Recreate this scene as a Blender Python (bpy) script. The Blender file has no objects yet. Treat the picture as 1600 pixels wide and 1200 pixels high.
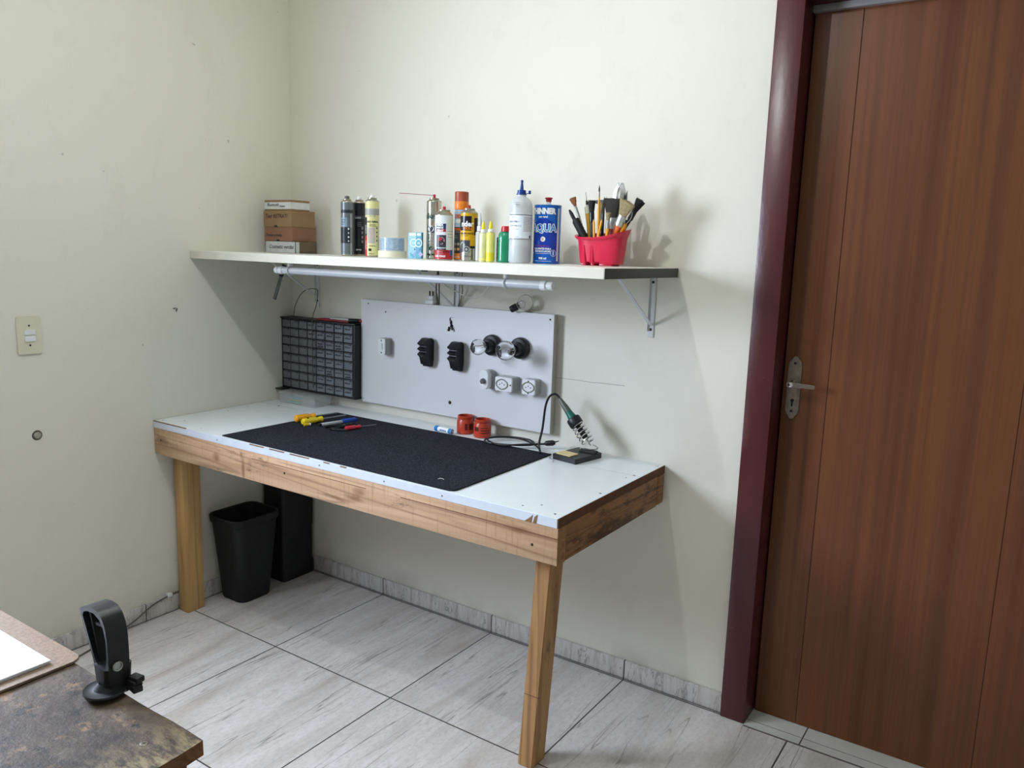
import bpy, bmesh, math, random
from mathutils import Vector, Matrix
random.seed(7)
PI = math.pi
U = 0.9059            # metres per drawing unit
SC = bpy.context.scene
COL = SC.collection

# ------------------------------------------------------------ camera
cam_d = bpy.data.cameras.new('camera'); cam = bpy.data.objects.new('camera', cam_d); COL.objects.link(cam)
cam_d.sensor_width = 36; cam_d.lens = 36 * 1246.5 / 1600; cam_d.clip_start = 0.05
CR = Vector((0.828636, 0.558946, 0.030680)); CU = Vector((-0.117362, 0.119878, 0.985827)); CB = Vector((0.547346, -0.820493, 0.164934))
cam.matrix_world = Matrix(((CR.x, CU.x, CB.x, (2.99435) * U), (CR.y, CU.y, CB.y, (-2.58139) * U), (CR.z, CU.z, CB.z, (1.58143) * U), (0, 0, 0, 1)))
SC.camera = cam

# ------------------------------------------------------------ world, light, exposure
w = bpy.data.worlds.new('world'); SC.world = w; w.use_nodes = True
w.node_tree.nodes['Background'].inputs[0].default_value = (0.62, 0.76, 1.0, 1)
w.node_tree.nodes['Background'].inputs[1].default_value = 0.3
SC.view_settings.view_transform = 'Standard'; SC.view_settings.look = 'None'
SC.view_settings.gamma = 1; SC.view_settings.use_curve_mapping = False
SC.view_settings.exposure = 0.10
# daylight through the window opening in the left wall, beyond the left edge of the picture
al = bpy.data.lights.new('window_daylight', 'AREA'); al.shape = 'RECTANGLE'; al.size = 0.95 * U; al.size_y = 0.85 * U
al.energy = 94; al.color = (0.72, 0.81, 1.0)
alo = bpy.data.objects.new('window_daylight', al); COL.objects.link(alo)
alo.location = (-0.16 * U, -2.15 * U, 1.80 * U); alo.rotation_euler = (PI / 2 - 0.38, 0, -PI / 2)
BULB_STRENGTH = 1300.0; BULB_COLOR = (0.965, 0.985, 0.99)

# ------------------------------------------------------------ helpers
def hx(s):
    s = s.lstrip('#'); r = []
    for i in (0, 2, 4):
        v = int(s[i:i+2], 16) / 255
        r.append(v / 12.92 if v <= 0.04045 else ((v + 0.055) / 1.055) ** 2.4)
    return (r[0], r[1], r[2], 1)

MATS = {}
def mat(name, col, rough=0.5, metal=0.0, var=0.06, scale=30, bump=0.0, bscale=60, trans=0.0, alpha=1.0, spec=0.5, emit=None, ior=1.45, coat=0.0):
    if name in MATS: return MATS[name]
    m = bpy.data.materials.new(name); m.use_nodes = True; nt = m.node_tree; N = nt.nodes; L = nt.links
    b = N['Principled BSDF']; c = hx(col) if isinstance(col, str) else col
    b.inputs['Roughness'].default_value = rough; b.inputs['Metallic'].default_value = metal
    b.inputs['Specular IOR Level'].default_value = spec
    b.inputs['IOR'].default_value = ior
    if trans: b.inputs['Transmission Weight'].default_value = trans
    if alpha < 1: b.inputs['Alpha'].default_value = alpha
    if coat: b.inputs['Coat Weight'].default_value = coat; b.inputs['Coat Roughness'].default_value = 0.08
    tc = N.new('ShaderNodeTexCoord')
    n = N.new('ShaderNodeTexNoise'); n.inputs['Scale'].default_value = scale; n.inputs['Detail'].default_value = 3
    L.new(tc.outputs['Object'], n.inputs['Vector'])
    r = N.new('ShaderNodeValToRGB')
    r.color_ramp.elements[0].color = tuple(max(0, x * (1 - var)) for x in c[:3]) + (1,)
    r.color_ramp.elements[1].color = tuple(min(1, x * (1 + var)) for x in c[:3]) + (1,)
    r.color_ramp.elements[0].position = 0.35; r.color_ramp.elements[1].position = 0.65
    L.new(n.outputs['Fac'], r.inputs['Fac']); L.new(r.outputs['Color'], b.inputs['Base Color'])
    if bump:
        n2 = N.new('ShaderNodeTexNoise'); n2.inputs['Scale'].default_value = bscale; n2.inputs['Detail'].default_value = 4
        L.new(tc.outputs['Object'], n2.inputs['Vector'])
        bp = N.new('ShaderNodeBump'); bp.inputs['Strength'].default_value = bump; bp.inputs['Distance'].default_value = 0.004
        L.new(n2.outputs['Fac'], bp.inputs['Height']); L.new(bp.outputs['Normal'], b.inputs['Normal'])
    if emit:
        b.inputs['Emission Color'].default_value = tuple(emit[0]) + (1,); b.inputs['Emission Strength'].default_value = emit[1]
    MATS[name] = m
    return m

class NG:                                   # tiny node-building helper
    def __init__(s, name, rough=0.5, metal=0.0, spec=0.5):
        s.m = bpy.data.materials.new(name); s.m.use_nodes = True; s.nt = s.m.node_tree
        s.b = s.nt.nodes['Principled BSDF']; s.b.inputs['Roughness'].default_value = rough
        s.b.inputs['Metallic'].default_value = metal; s.b.inputs['Specular IOR Level'].default_value = spec
        s.tc = s.nt.nodes.new('ShaderNodeTexCoord')
    def n(s, t, **k):
        x = s.nt.nodes.new(t)
        for a, v in k.items(): setattr(x, a, v)
        return x
    def link(s, a, b): s.nt.links.new(a, b)
    def mapping(s, scale=(1, 1, 1), loc=(0, 0, 0), rot=(0, 0, 0), src=None):
        mp = s.n('ShaderNodeMapping'); mp.inputs['Scale'].default_value = scale; mp.inputs['Location'].default_value = loc
        mp.inputs['Rotation'].default_value = rot; s.link(src or s.tc.outputs['Object'], mp.inputs['Vector']); return mp.outputs['Vector']
    def noise(s, vec, scale, detail=4, rough=0.55, dist=0.0):
        x = s.n('ShaderNodeTexNoise'); x.inputs['Scale'].default_value = scale; x.inputs['Detail'].default_value = detail
        x.inputs['Roughness'].default_value = rough; x.inputs['Distortion'].default_value = dist; s.link(vec, x.inputs['Vector']); return x.outputs['Fac']
    def ramp(s, fac, stops):
        x = s.n('ShaderNodeValToRGB'); e = x.color_ramp.elements
        while len(e) < len(stops): e.new(0.5)
        for i, (p, c) in enumerate(stops):
            e[i].position = p; e[i].color = hx(c) if isinstance(c, str) else (c, c, c, 1)
        s.link(fac, x.inputs['Fac']); return x.outputs['Color']
    def math(s, op, a, b=None, c=None):
        x = s.n('ShaderNodeMath', operation=op)
        for i, v in enumerate((a, b, c)):
            if v is None: continue
            if isinstance(v, (int, float)): x.inputs[i].default_value = v
            else: s.link(v, x.inputs[i])
        return x.outputs[0]
    def mix(s, fac, a, b, mode='MIX'):
        x = s.n('ShaderNodeMix', data_type='RGBA', blend_type=mode)
        if isinstance(fac, (int, float)): x.inputs[0].default_value = fac
        else: s.link(fac, x.inputs[0])
        for i, v in ((6, a), (7, b)):
            if isinstance(v, str): x.inputs[i].default_value = hx(v)
            elif isinstance(v, tuple): x.inputs[i].default_value = v
            else: s.link(v, x.inputs[i])
        return x.outputs[2]
    def sep(s, vec=None):
        x = s.n('ShaderNodeSeparateXYZ'); s.link(vec or s.tc.outputs['Object'], x.inputs[0]); return x.outputs
    def bump(s, h, strength=0.3, dist=0.003):
        x = s.n('ShaderNodeBump'); x.inputs['Strength'].default_value = strength; x.inputs['Distance'].default_value = dist
        s.link(h, x.inputs['Height']); s.link(x.outputs['Normal'], s.b.inputs['Normal'])
    def color(s, c): s.link(c, s.b.inputs['Base Color'])

def BM(): return bmesh.new()

def box(bm, x0, x1, y0, y1, z0, z1, bev=0.0, seg=2, mi=0, M=None):
    t = bmesh.new()
    bmesh.ops.create_cube(t, size=1)
    for v in t.verts:
        v.co = Vector(((x0 + x1) / 2 + v.co.x * (x1 - x0), (y0 + y1) / 2 + v.co.y * (y1 - y0), (z0 + z1) / 2 + v.co.z * (z1 - z0)))
    if bev: bmesh.ops.bevel(t, geom=t.edges[:], offset=bev, segments=seg, profile=0.5, affect='EDGES', clamp_overlap=True)
    join(bm, t, mi, M)

def join(bm, t, mi=None, M=None):
    vm = {}
    for v in t.verts: vm[v] = bm.verts.new(M @ v.co if M else v.co)
    for f in t.faces:
        try: nf = bm.faces.new([vm[v] for v in f.verts])
        except ValueError: continue
        nf.material_index = f.material_index if mi is None else mi; nf.smooth = f.smooth
    t.free()

def frame(axis):
    a = Vector(axis).normalized(); h = Vector((0, 0, 1)) if abs(a.z) < 0.9 else Vector((1, 0, 0))
    u = h.cross(a).normalized(); v = a.cross(u); return u, v, a

def lathe(bm, prof, c=(0, 0, 0), axis=(0, 0, 1), seg=28, mis=None, a0=0, a1=2 * PI):
    """prof = [(r, h)], optional material index per segment"""
    u, v, a = frame(axis); c = Vector(c); rings = []
    if axis == (0, 0, 1): u, v = Vector((1, 0, 0)), Vector((0, 1, 0))
    for r, h in prof:
        if r < 1e-6: rings.append([bm.verts.new(c + a * h)])
        else: rings.append([bm.verts.new(c + a * h + (u * math.cos(2 * PI * i / seg) + v * math.sin(2 * PI * i / seg)) * r) for i in range(seg)])
    for k in range(len(rings) - 1):
        A, B = rings[k], rings[k + 1]; mi = mis[k] if mis else 0
        for i in range(seg):
            j = (i + 1) % seg
            if len(A) == 1 and len(B) == 1: continue
            if len(A) == 1: q = [A[0], B[j], B[i]]
            elif len(B) == 1: q = [A[i], A[j], B[0]]
            else: q = [A[i], A[j], B[j], B[i]]
            try: bm.faces.new(q).material_index = mi
            except ValueError: pass

def tube(bm, pts, r, seg=8, caps=True, mi=0):
    pts = [Vector(p) for p in pts]; n = len(pts); rings = []
    rs = r if isinstance(r, (list, tuple)) else [r] * n
    T = [(pts[min(i + 1, n - 1)] - pts[max(i - 1, 0)]).normalized() for i in range(n)]
    u, v, _ = frame(T[0])
    for i in range(n):
        u = (u - T[i] * u.dot(T[i])).normalized(); v = T[i].cross(u)
        rings.append([bm.verts.new(pts[i] + (u * math.cos(2 * PI * k / seg) + v * math.sin(2 * PI * k / seg)) * rs[i]) for k in range(seg)])
    for i in range(n - 1):
        for k in range(seg):
            j = (k + 1) % seg; bm.faces.new([rings[i][k], rings[i][j], rings[i + 1][j], rings[i + 1][k]]).material_index = mi
    if caps:
        bm.faces.new(rings[0][::-1]).material_index = mi; bm.faces.new(rings[-1]).material_index = mi

def smooth_path(pts, sub=6):
    P = [Vector(p) for p in pts]; out = []
    for i in range(len(P) - 1):
        p0 = P[max(i - 1, 0)]; p1 = P[i]; p2 = P[i + 1]; p3 = P[min(i + 2, len(P) - 1)]
        for k in range(sub):
            t = k / sub
            out.append(0.5 * ((2 * p1) + (p2 - p0) * t + (2 * p0 - 5 * p1 + 4 * p2 - p3) * t * t + (3 * p1 - p0 - 3 * p2 + p3) * t ** 3))
    out.append(P[-1]); return out

def prism(bm, poly, fn, a0, a1, bev=0, mi=0, M=None):
    """poly in 2D, fn(u,v,a)->xyz, extruded a0..a1"""
    t = bmesh.new()
    A = [t.verts.new(fn(u, v, a0)) for u, v in poly]; B = [t.verts.new(fn(u, v, a1)) for u, v in poly]; n = len(poly)
    t.faces.new(A[::-1]); t.faces.new(B)
    for i in range(n): t.faces.new([A[i], A[(i + 1) % n], B[(i + 1) % n], B[i]])
    bmesh.ops.recalc_face_normals(t, faces=t.faces[:])
    if bev: bmesh.ops.bevel(t, geom=t.edges[:], offset=bev, segments=2, affect='EDGES', clamp_overlap=True)
    join(bm, t, mi, M)

def rrect(w, h, r, n=5, cx=0, cy=0):
    out = []
    for sx, sy, a0 in ((1, 1, 0), (-1, 1, PI / 2), (-1, -1, PI), (1, -1, 1.5 * PI)):
        for k in range(n + 1):
            a = a0 + k * PI / 2 / n
            out.append((cx + sx * (w / 2 - r) + r * math.cos(a), cy + sy * (h / 2 - r) + r * math.sin(a)))
    return out

def loft(bm, rings, cap0=True, cap1=True, mi=0):
    R = [[bm.verts.new(p) for p in ring] for ring in rings]; n = len(R[0])
    for a, b in zip(R, R[1:]):
        for i in range(n): bm.faces.new([a[i], a[(i + 1) % n], b[(i + 1) % n], b[i]]).material_index = mi
    if cap0: bm.faces.new(R[0][::-1]).material_index = mi
    if cap1: bm.faces.new(R[-1]).material_index = mi

def fin(bm, name, mats, smooth=35):
    bmesh.ops.recalc_face_normals(bm, faces=bm.faces[:])
    for v in bm.verts: v.co *= U
    me = bpy.data.meshes.new(name); bm.to_mesh(me); bm.free()
    for m in (mats if isinstance(mats, (list, tuple)) else [mats]): me.materials.append(m)
    if smooth:
        for p in me.polygons: p.use_smooth = True
        me.set_sharp_from_angle(angle=math.radians(smooth))
    return me

def obj(name, bm, mats, parent=None, loc=(0, 0, 0), rz=0, smooth=35, label=None, rot=None):
    o = bpy.data.objects.new(name, fin(bm, name, mats, smooth)); COL.objects.link(o)
    o.location = Vector(loc) * U; o.rotation_euler = rot if rot else (0, 0, rz)
    if parent: o.parent = parent
    if label: o['label'] = label
    return o

def thing(name, label, cat, loc=(0, 0, 0), rz=0, group=None, rot=None):
    o = bpy.data.objects.new(name, None); COL.objects.link(o); o.empty_display_size = 0.05
    o.location = Vector(loc) * U; o.rotation_euler = rot if rot else (0, 0, rz)
    o['label'] = label; o['category'] = cat
    if group: o['group'] = group
    return o

def tag(o, label, cat, group=None):
    o['label'] = label; o['category'] = cat
    if group: o['group'] = group
    return o

def struct(name, bm, m, parent=None, smooth=35, loc=(0, 0, 0)):
    o = obj(name, bm, m, parent, smooth=smooth, loc=loc)
    if not parent: o['kind'] = 'structure'
    return o

def text_bm(body, size, shear=0.0, bold=0.0, align='CENTER'):
    cu = bpy.data.curves.new('t', 'FONT'); cu.body = body; cu.size = size; cu.shear = shear; cu.offset = bold
    cu.align_x = align; cu.align_y = 'CENTER'; cu.resolution_u = 2
    o = bpy.data.objects.new('t', cu); COL.objects.link(o); bpy.context.view_layer.update()
    me = bpy.data.meshes.new_from_object(o.evaluated_get(bpy.context.evaluated_depsgraph_get()))
    b = bmesh.new(); b.from_mesh(me); bpy.data.objects.remove(o); bpy.data.curves.remove(cu); bpy.data.meshes.remove(me)
    return b

def wrap_text(bm, body, size, R, th0, z, shear=0, bold=0.0, vert=False, mi=0, sx=1.0):
    t = text_bm(body, size, shear, bold)
    for v in t.verts:
        x, y = v.co.x * sx, v.co.y
        if vert: x, y = -y, x
        a = th0 + x / R; v.co = Vector((R * math.cos(a), R * math.sin(a), z + y))
    join(bm, t, mi)

def flat_text(bm, body, size, fn, shear=0, bold=0.0, mi=0, sx=1.0, align='CENTER'):
    t = text_bm(body, size, shear, bold, align)
    for v in t.verts: v.co = Vector(fn(v.co.x * sx, v.co.y))
    join(bm, t, mi)

def patch(bm, R, a0, a1, z0, z1, mi=0, n=10):
    """a curved label patch wrapped round a cylinder"""
    A = []
    for i in range(n + 1):
        a = a0 + (a1 - a0) * i / n
        A.append((bm.verts.new((R * math.cos(a), R * math.sin(a), z0)), bm.verts.new((R * math.cos(a), R * math.sin(a), z1))))
    for p, q in zip(A, A[1:]): bm.faces.new([p[0], q[0], q[1], p[1]]).material_index = mi

def disc_patch(bm, R, th, z, r, mi=0, n=20, rin=0.0):
    def P(k, rr):
        a = 2 * PI * k / n; x = rr * math.cos(a); y = rr * math.sin(a)
        return (R * math.cos(th + x / R), R * math.sin(th + x / R), z + y)
    o = [bm.verts.new(P(k, r)) for k in range(n)]
    if rin:
        i_ = [bm.verts.new(P(k, rin)) for k in range(n)]
        for k in range(n): bm.faces.new([o[k], o[(k + 1) % n], i_[(k + 1) % n], i_[k]]).material_index = mi
    else: bm.faces.new(o).material_index = mi

# ------------------------------------------------------------ materials of the room
def wall_mat(name, base, seed, crack=False):
    g = NG(name, 0.62, spec=0.35)
    v = g.mapping(loc=(seed, seed * 2, 0))
    big = g.noise(v, 1.3, 4); mid = g.noise(v, 5, 5, 0.6); fine = g.noise(v, 60, 3)
    c = g.ramp(big, [(0.3, base[0]), (0.7, base[1])])
    st = g.ramp(g.noise(g.mapping(scale=(1, 1, 0.7), loc=(seed + 3, 1, 2)), 7, 6, 0.7), [(0.55, 0.0), (0.78, 0.20)])
    c = g.mix(st, c, base[2])
    spots = g.ramp(g.noise(g.mapping(loc=(9 + seed, 4, 1)), 24, 2, 0.5), [(0.76, 0.0), (0.79, 0.4)])
    c = g.mix(spots, c, '6f6c60')
    # grime close to the floor
    z = g.sep()[2]
    low = g.math('MULTIPLY', g.ramp(g.math('MULTIPLY', z, 1.0), [(0.06, 1.0), (0.14, 0.0)]), g.ramp(mid, [(0.4, 0.0), (0.7, 0.45)]))
    c = g.mix(low, c, '7d7866')
    if crack:
        x = g.sep()[0]
        line = g.math('ABSOLUTE', g.math('SUBTRACT', g.math('ADD', z, g.math('MULTIPLY', g.noise(v, 9, 3), 0.02)), 1.112 * U + 0.01))
        on_ = g.math('MULTIPLY', g.math('LESS_THAN', line, 0.0012), g.math('MULTIPLY', g.math('GREATER_THAN', x, 1.46 * U), g.math('LESS_THAN', x, 1.76 * U)))
        c = g.mix(g.math('MULTIPLY', on_, 0.5), c, '6b675a')
    g.color(c)
    h = g.math('ADD', g.math('MULTIPLY', g.noise(v, 3, 3), 1.0), g.math('MULTIPLY', fine, 0.05))
    g.bump(h, 0.35, 0.012)
    return g.m
M_wall_b = wall_mat('painted_plaster', ('dad7c9', 'dfdccf', 'b9b5a2'), 0.0, True)
M_wall_l = wall_mat('painted_plaster_side', ('dad8ca', 'dfddd0', 'b8b5a3'), 5.0)
M_ceil = mat('ceiling_paint', 'e6e6da', 0.8, var=0.02, scale=3)

def tile_mat():
    g = NG('stone_look_floor_tile', 0.30, spec=0.5)
    T = 0.6126 * U
    o = g.sep()
    u = g.math('DIVIDE', g.math('SUBTRACT', o[0], 1.2135 * U), T); v = g.math('DIVIDE', g.math('ADD', o[1], 0.0165 * U), T)
    fu = g.math('FRACT', g.math('ADD', u, 40)); fv = g.math('FRACT', g.math('ADD', v, 40))
    du = g.math('MINIMUM', fu, g.math('SUBTRACT', 1, fu)); dv = g.math('MINIMUM', fv, g.math('SUBTRACT', 1, fv))
    gr = g.math('LESS_THAN', g.math('MINIMUM', du, dv), 0.0042)
    cell = g.math('ADD', g.math('MULTIPLY', g.math('FLOOR', u), 7.31), g.math('MULTIPLY', g.math('FLOOR', v), 3.77))
    cb = g.n('ShaderNodeCombineXYZ'); g.link(g.math('ADD', o[0], cell), cb.inputs[0]); g.link(g.math('ADD', o[1], cell), cb.inputs[1])
    vec = cb.outputs[0]
    def mp(s): 
        m = g.n('ShaderNodeMapping'); m.inputs['Scale'].default_value = s; g.link(vec, m.inputs['Vector']); return m.outputs['Vector']
    big = g.noise(mp((3.6, 0.55, 1)), 2.2, 5, 0.6, 0.5)
    c = g.ramp(big, [(0.25, 'aea298'), (0.42, 'c8c2bb'), (0.58, 'dad6d3'), (0.75, 'bcada2')])
    fine = g.noise(mp((11, 5, 1)), 9, 7, 0.8)
    c = g.mix(g.ramp(fine, [(0.45, 0.0), (0.7, 0.5)]), c, '9b928a')
    for sc_, lo, dens, w_ in (((5.0, 0.26, 1), 0.0, 0.49, 0.006), ((9.0, 0.40, 1), 5.0, 0.54, 0.007)):
        m_ = g.n('ShaderNodeMapping'); m_.inputs['Scale'].default_value = sc_; m_.inputs['Location'].default_value = (lo, lo, 0); g.link(vec, m_.inputs['Vector'])
        vn = g.noise(m_.outputs['Vector'], 2.3, 5, 0.42, 0.15)
        ridge = g.math('ABSOLUTE', g.math('SUBTRACT', vn, 0.5))
        vein = g.ramp(ridge, [(0.0, 0.8), (w_, 0.0)])
        mask = g.ramp(g.noise(mp((4, 0.6, 1)), 2.0 + lo * .3, 3, 0.5), [(dens - .03, 0.0), (dens + .05, 1.0)])
        c = g.mix(g.math('MULTIPLY', vein, mask), c, '6f665f')
    sp = g.ramp(g.noise(mp((20, 20, 1)), 9, 2), [(0.72, 0.0), (0.76, 0.5)])
    c = g.mix(sp, c, '7e766f')
    c = g.mix(gr, c, '45413d')
    g.color(c)
    rr = g.ramp(fine, [(0.3, 0.24), (0.8, 0.42)]); g.link(rr, g.b.inputs['Roughness'])
    h = g.math('SUBTRACT', g.math('MULTIPLY', g.noise(vec, 3, 2), 0.15), g.math('MULTIPLY', gr, 1.0))
    g.bump(h, 0.4, 0.0015)
    return g.m
M_tile = tile_mat()

def skirt_mat(axis, off):
    g = NG('stone_look_baseboard', 0.32)
    T = 0.6126 * U; o = g.sep(); s = o[axis]
    u = g.math('DIVIDE', g.math('SUBTRACT', s, off * U), T); fu = g.math('FRACT', g.math('ADD', u, 40))
    du = g.math('MINIMUM', fu, g.math('SUBTRACT', 1, fu)); gr = g.math('LESS_THAN', du, 0.004)
    sc = (9, 9, 1.2)
    n1 = g.noise(g.mapping(scale=sc), 3, 5, 0.6, 0.7)
    c = g.ramp(n1, [(0.3, 'aca59f'), (0.5, 'd0cdca'), (0.7, 'b8b0aa')])
    vein = g.ramp(g.math('ABSOLUTE', g.math('SUBTRACT', g.noise(g.mapping(scale=(7, 7, 1.5), loc=(3, 1, 0)), 3, 5, 0.6, 0.9), 0.5)), [(0.0, 0.7), (0.02, 0.0)])
    c = g.mix(vein, c, '77706a')
    low = g.ramp(g.math('MULTIPLY', o[2], 1.0), [(0.003, 1.0), (0.005, 0.0)])
    c = g.mix(g.math('MAXIMUM', gr, low), c, '403b37'); g.color(c)
    return g.m

def wood_mat(name, cols, axis=0, sc=1.0, rough=0.6, dirt=None, dirt_lo=0.55, rings=9.0, seed=0, bump=0.25, lines=0.5, saw=0.0, knots=()):
    """sawn timber, grain running along the given axis"""
    g = NG(name, rough, spec=0.3)
    s = [14 * sc] * 3; s[axis] = 0.9 * sc
    v = g.mapping(scale=tuple(s), loc=(seed, seed * 1.7, seed * 0.3))
    n1 = g.noise(v, 1.4, 5, 0.6, 0.5)
    c = g.ramp(n1, [(0.25, cols[0]), (0.5, cols[1]), (0.75, cols[2])])
    s2 = [rings * sc] * 3; s2[axis] = 0.35 * sc
    n2 = g.noise(g.mapping(scale=tuple(s2), loc=(seed + 4, 0, 2)), 1.0, 3, 0.5, 0.8)
    r = g.math('FRACT', g.math('MULTIPLY', n2, 9.0)); r = g.math('ABSOLUTE', g.math('SUBTRACT', r, 0.5))
    c = g.mix(g.ramp(r, [(0.02, lines), (0.16, 0.0)]), c, cols[3])
    s3 = [90 * sc] * 3; s3[axis] = 4 * sc
    n3 = g.noise(g.mapping(scale=tuple(s3)), 1.0, 3, 0.6)
    c = g.mix(g.ramp(n3, [(0.5, 0.0), (0.8, 0.35)]), c, cols[3])
    if saw:                                    # faint saw marks across the grain
        s4 = [6.0] * 3; s4[axis] = 120
        c = g.mix(g.ramp(g.noise(g.mapping(scale=tuple(s4)), 1.0, 2), [(0.55, 0.0), (0.75, saw)]), c, cols[3])
    if dirt:
        ds = [3.2] * 3; ds[axis] = 1.1; dn = g.noise(g.mapping(scale=tuple(ds), loc=(seed, 7, 3)), 4, 9, 0.82)
        c = g.mix(g.ramp(dn, [(dirt_lo, 0.0), (dirt_lo + 0.09, 0.75)]), c, dirt)
    for kx, kz, rx, rz_ in knots:              # darker knots with grain flaring round them
        o = g.sep(); wob = g.math('MULTIPLY', g.math('SUBTRACT', g.noise(g.mapping(), 40, 3), 0.5), 0.9)
        dx_ = g.math('DIVIDE', g.math('SUBTRACT', o[axis], kx * U), rx); dz_ = g.math('DIVIDE', g.math('SUBTRACT', o[2], kz * U), rz_)
        rr = g.math('ADD', g.math('SQRT', g.math('ADD', g.math('MULTIPLY', dx_, dx_), g.math('MULTIPLY', dz_, dz_))), wob)
        c = g.mix(g.ramp(rr, [(0.2, 0.75), (1.0, 0.0)]), c, cols[3])
    g.color(c); g.bump(n3, bump, 0.001)
    return g.m

M_white = mat('white_laminate', 'e4eaea', 0.28, var=0.02, scale=4, spec=0.5)
M_shelf = mat('white_shelf_laminate', 'e9e9e0', 0.35, var=0.03, scale=6)
M_whitep = mat('white_plastic', 'dfe2e2', 0.35, var=0.02)
M_greyp = mat('grey_plastic', 'a9aba8', 0.4, var=0.02)
M_black = mat('black_plastic', '17181b', 0.42, var=0.12, bump=0.05)
M_black2 = mat('soft_black_plastic', '101114', 0.6, var=0.1)
M_metal = mat('brushed_steel', 'b9bbb9', 0.3, 1.0, var=0.1, scale=80)
M_chrome = mat('chrome', 'd6d6d4', 0.12, 1.0, var=0.02)
M_screw = mat('dark_screw', '38352f', 0.5, 0.6, var=0.1)
M_card = mat('cardboard', '8a6d4d', 0.85, var=0.07, scale=14, bump=0.05)
M_ink = mat('black_ink', '1b1a1c', 0.7, var=0.05)
M_pwhite = mat('white_print', 'eef1f2', 0.5, var=0.02)

# ------------------------------------------------------------ room shell
XR, YF, ZC = 5.6, -5.6, 2.80
b = BM(); box(b, -0.1, XR, YF, 0.0, -0.1, 0.0); struct('floor', b, M_tile, smooth=0)
b = BM(); box(b, -0.1, XR + .1, YF - .1, 0.25, ZC, ZC + 0.1); struct('ceiling', b, M_ceil, smooth=0)
WY0, WY1, WZ0, WZ1 = -2.65, -1.65, 1.35, 2.25
b = BM()
box(b, -0.1, 0, WY1, 0.16, 0, ZC); box(b, -0.1, 0, YF, WY0, 0, ZC); box(b, -0.1, 0, WY0, WY1, 0, WZ0); box(b, -0.1, 0, WY0, WY1, WZ1, ZC)
struct('wall_left', b, M_wall_l, smooth=0)
b = BM(); box(b, XR, XR + 0.1, YF, 0.16, 0, ZC); struct('wall_right', b, M_wall_l, smooth=0)
DX0, DX1, DZ = 2.208, 3.19, 2.41
b = BM(); box(b, 0, DX0, 0, 0.16, 0, ZC); box(b, DX1, XR, 0, 0.16, 0, ZC); box(b, DX0, DX1, 0, 0.16, DZ, ZC)
struct('wall_back', b, M_wall_b, smooth=0)
b = BM(); box(b, -0.1, XR + .1, YF - 0.1, YF, 0, ZC)
struct('wall_front', b, M_wall_l, smooth=0)
b = BM()
for a in ((WY0, WY0 + .03, WZ0, WZ1), (WY1 - .03, WY1, WZ0, WZ1), (WY0, WY1, WZ0, WZ0 + .03), (WY0, WY1, WZ1 - .03, WZ1)):
    box(b, -.08, -.03, a[0], a[1], a[2], a[3], 0.003)
struct('window_1', b, M_whitep)

b = BM(); box(b, 0.011, DX0, -0.011, 0.0, 0.0, 0.075, 0.001)
struct('baseboard_back', b, skirt_mat(0, 1.2135))
b = BM(); box(b, 0.0, 0.011, YF, -0.0, 0.0, 0.075, 0.001)
struct('baseboard_left', b, skirt_mat(1, -0.2))

# ------------------------------------------------------------ door
M_frame = None
def frame_paint():
    g = NG('maroon_gloss_paint', 0.32, spec=0.5)
    v = g.mapping(scale=(1, 1, 0.5))
    c = g.ramp(g.noise(v, 5, 5, 0.6), [(0.3, '431417'), (0.7, '501b1f')])
    c = g.mix(g.ramp(g.noise(g.mapping(loc=(3, 3, 3)), 26, 4, 0.6), [(0.70, 0.0), (0.74, 0.6)]), c, '8a4a3c')
    g.color(c); g.bump(g.noise(g.mapping(scale=(3, 3, 1)), 22, 5, 0.6), 0.35, 0.002)
    return g.m
M_frame = frame_paint()
b = BM()
box(b, DX0 - 0.003, 2.291, -0.027, 0.16, 0.0, 2.42, 0.004)
box(b, 3.115, 3.20, -0.027, 0.16, 0.0, 2.42, 0.004)
box(b, DX0 - 0.003, 3.20, -0.0275, 0.16, 2.345, 2.43, 0.004)
struct('trim_1', b, M_frame)
b = BM(); box(b, 2.291, 3.115, 0.060, 0.095, 2.325, 2.345, 0.002)      # rebate strip under the head
struct('trim_2', b, mat('grey_weather_strip', '8d8a88', 0.4, var=0.05))

def door_wood():
    g = NG('veneered_door', 0.34, spec=0.35)
    n1 = g.noise(g.mapping(scale=(22, 22, 0.35)), 1.0, 5, 0.6, 0.2)
    c = g.ramp(n1, [(0.25, '502a17'), (0.42, '603820'), (0.58, '714327'), (0.78, '552d1b')])
    n2 = g.noise(g.mapping(scale=(150, 150, 1.2), loc=(2, 2, 2)), 1.0, 3, 0.6)
    c = g.mix(g.ramp(n2, [(0.45, 0.0), (0.75, 0.3)]), c, '3f2214')
    n3 = g.noise(g.mapping(scale=(5, 5, 0.2), loc=(1, 1, 5)), 1.0, 3)
    c = g.mix(g.ramp(n3, [(0.4, 0.0), (0.65, 0.2)]), c, '744d33')
    g.color(c); g.bump(n2, 0.08, 0.0006)
    return g.m
M_door = door_wood()
dr = bpy.data.objects.new('door_1', None); COL.objects.link(dr); dr.location = (2.3 * U, 0.08 * U, 0); dr['kind'] = 'structure'
b = BM()
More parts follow.
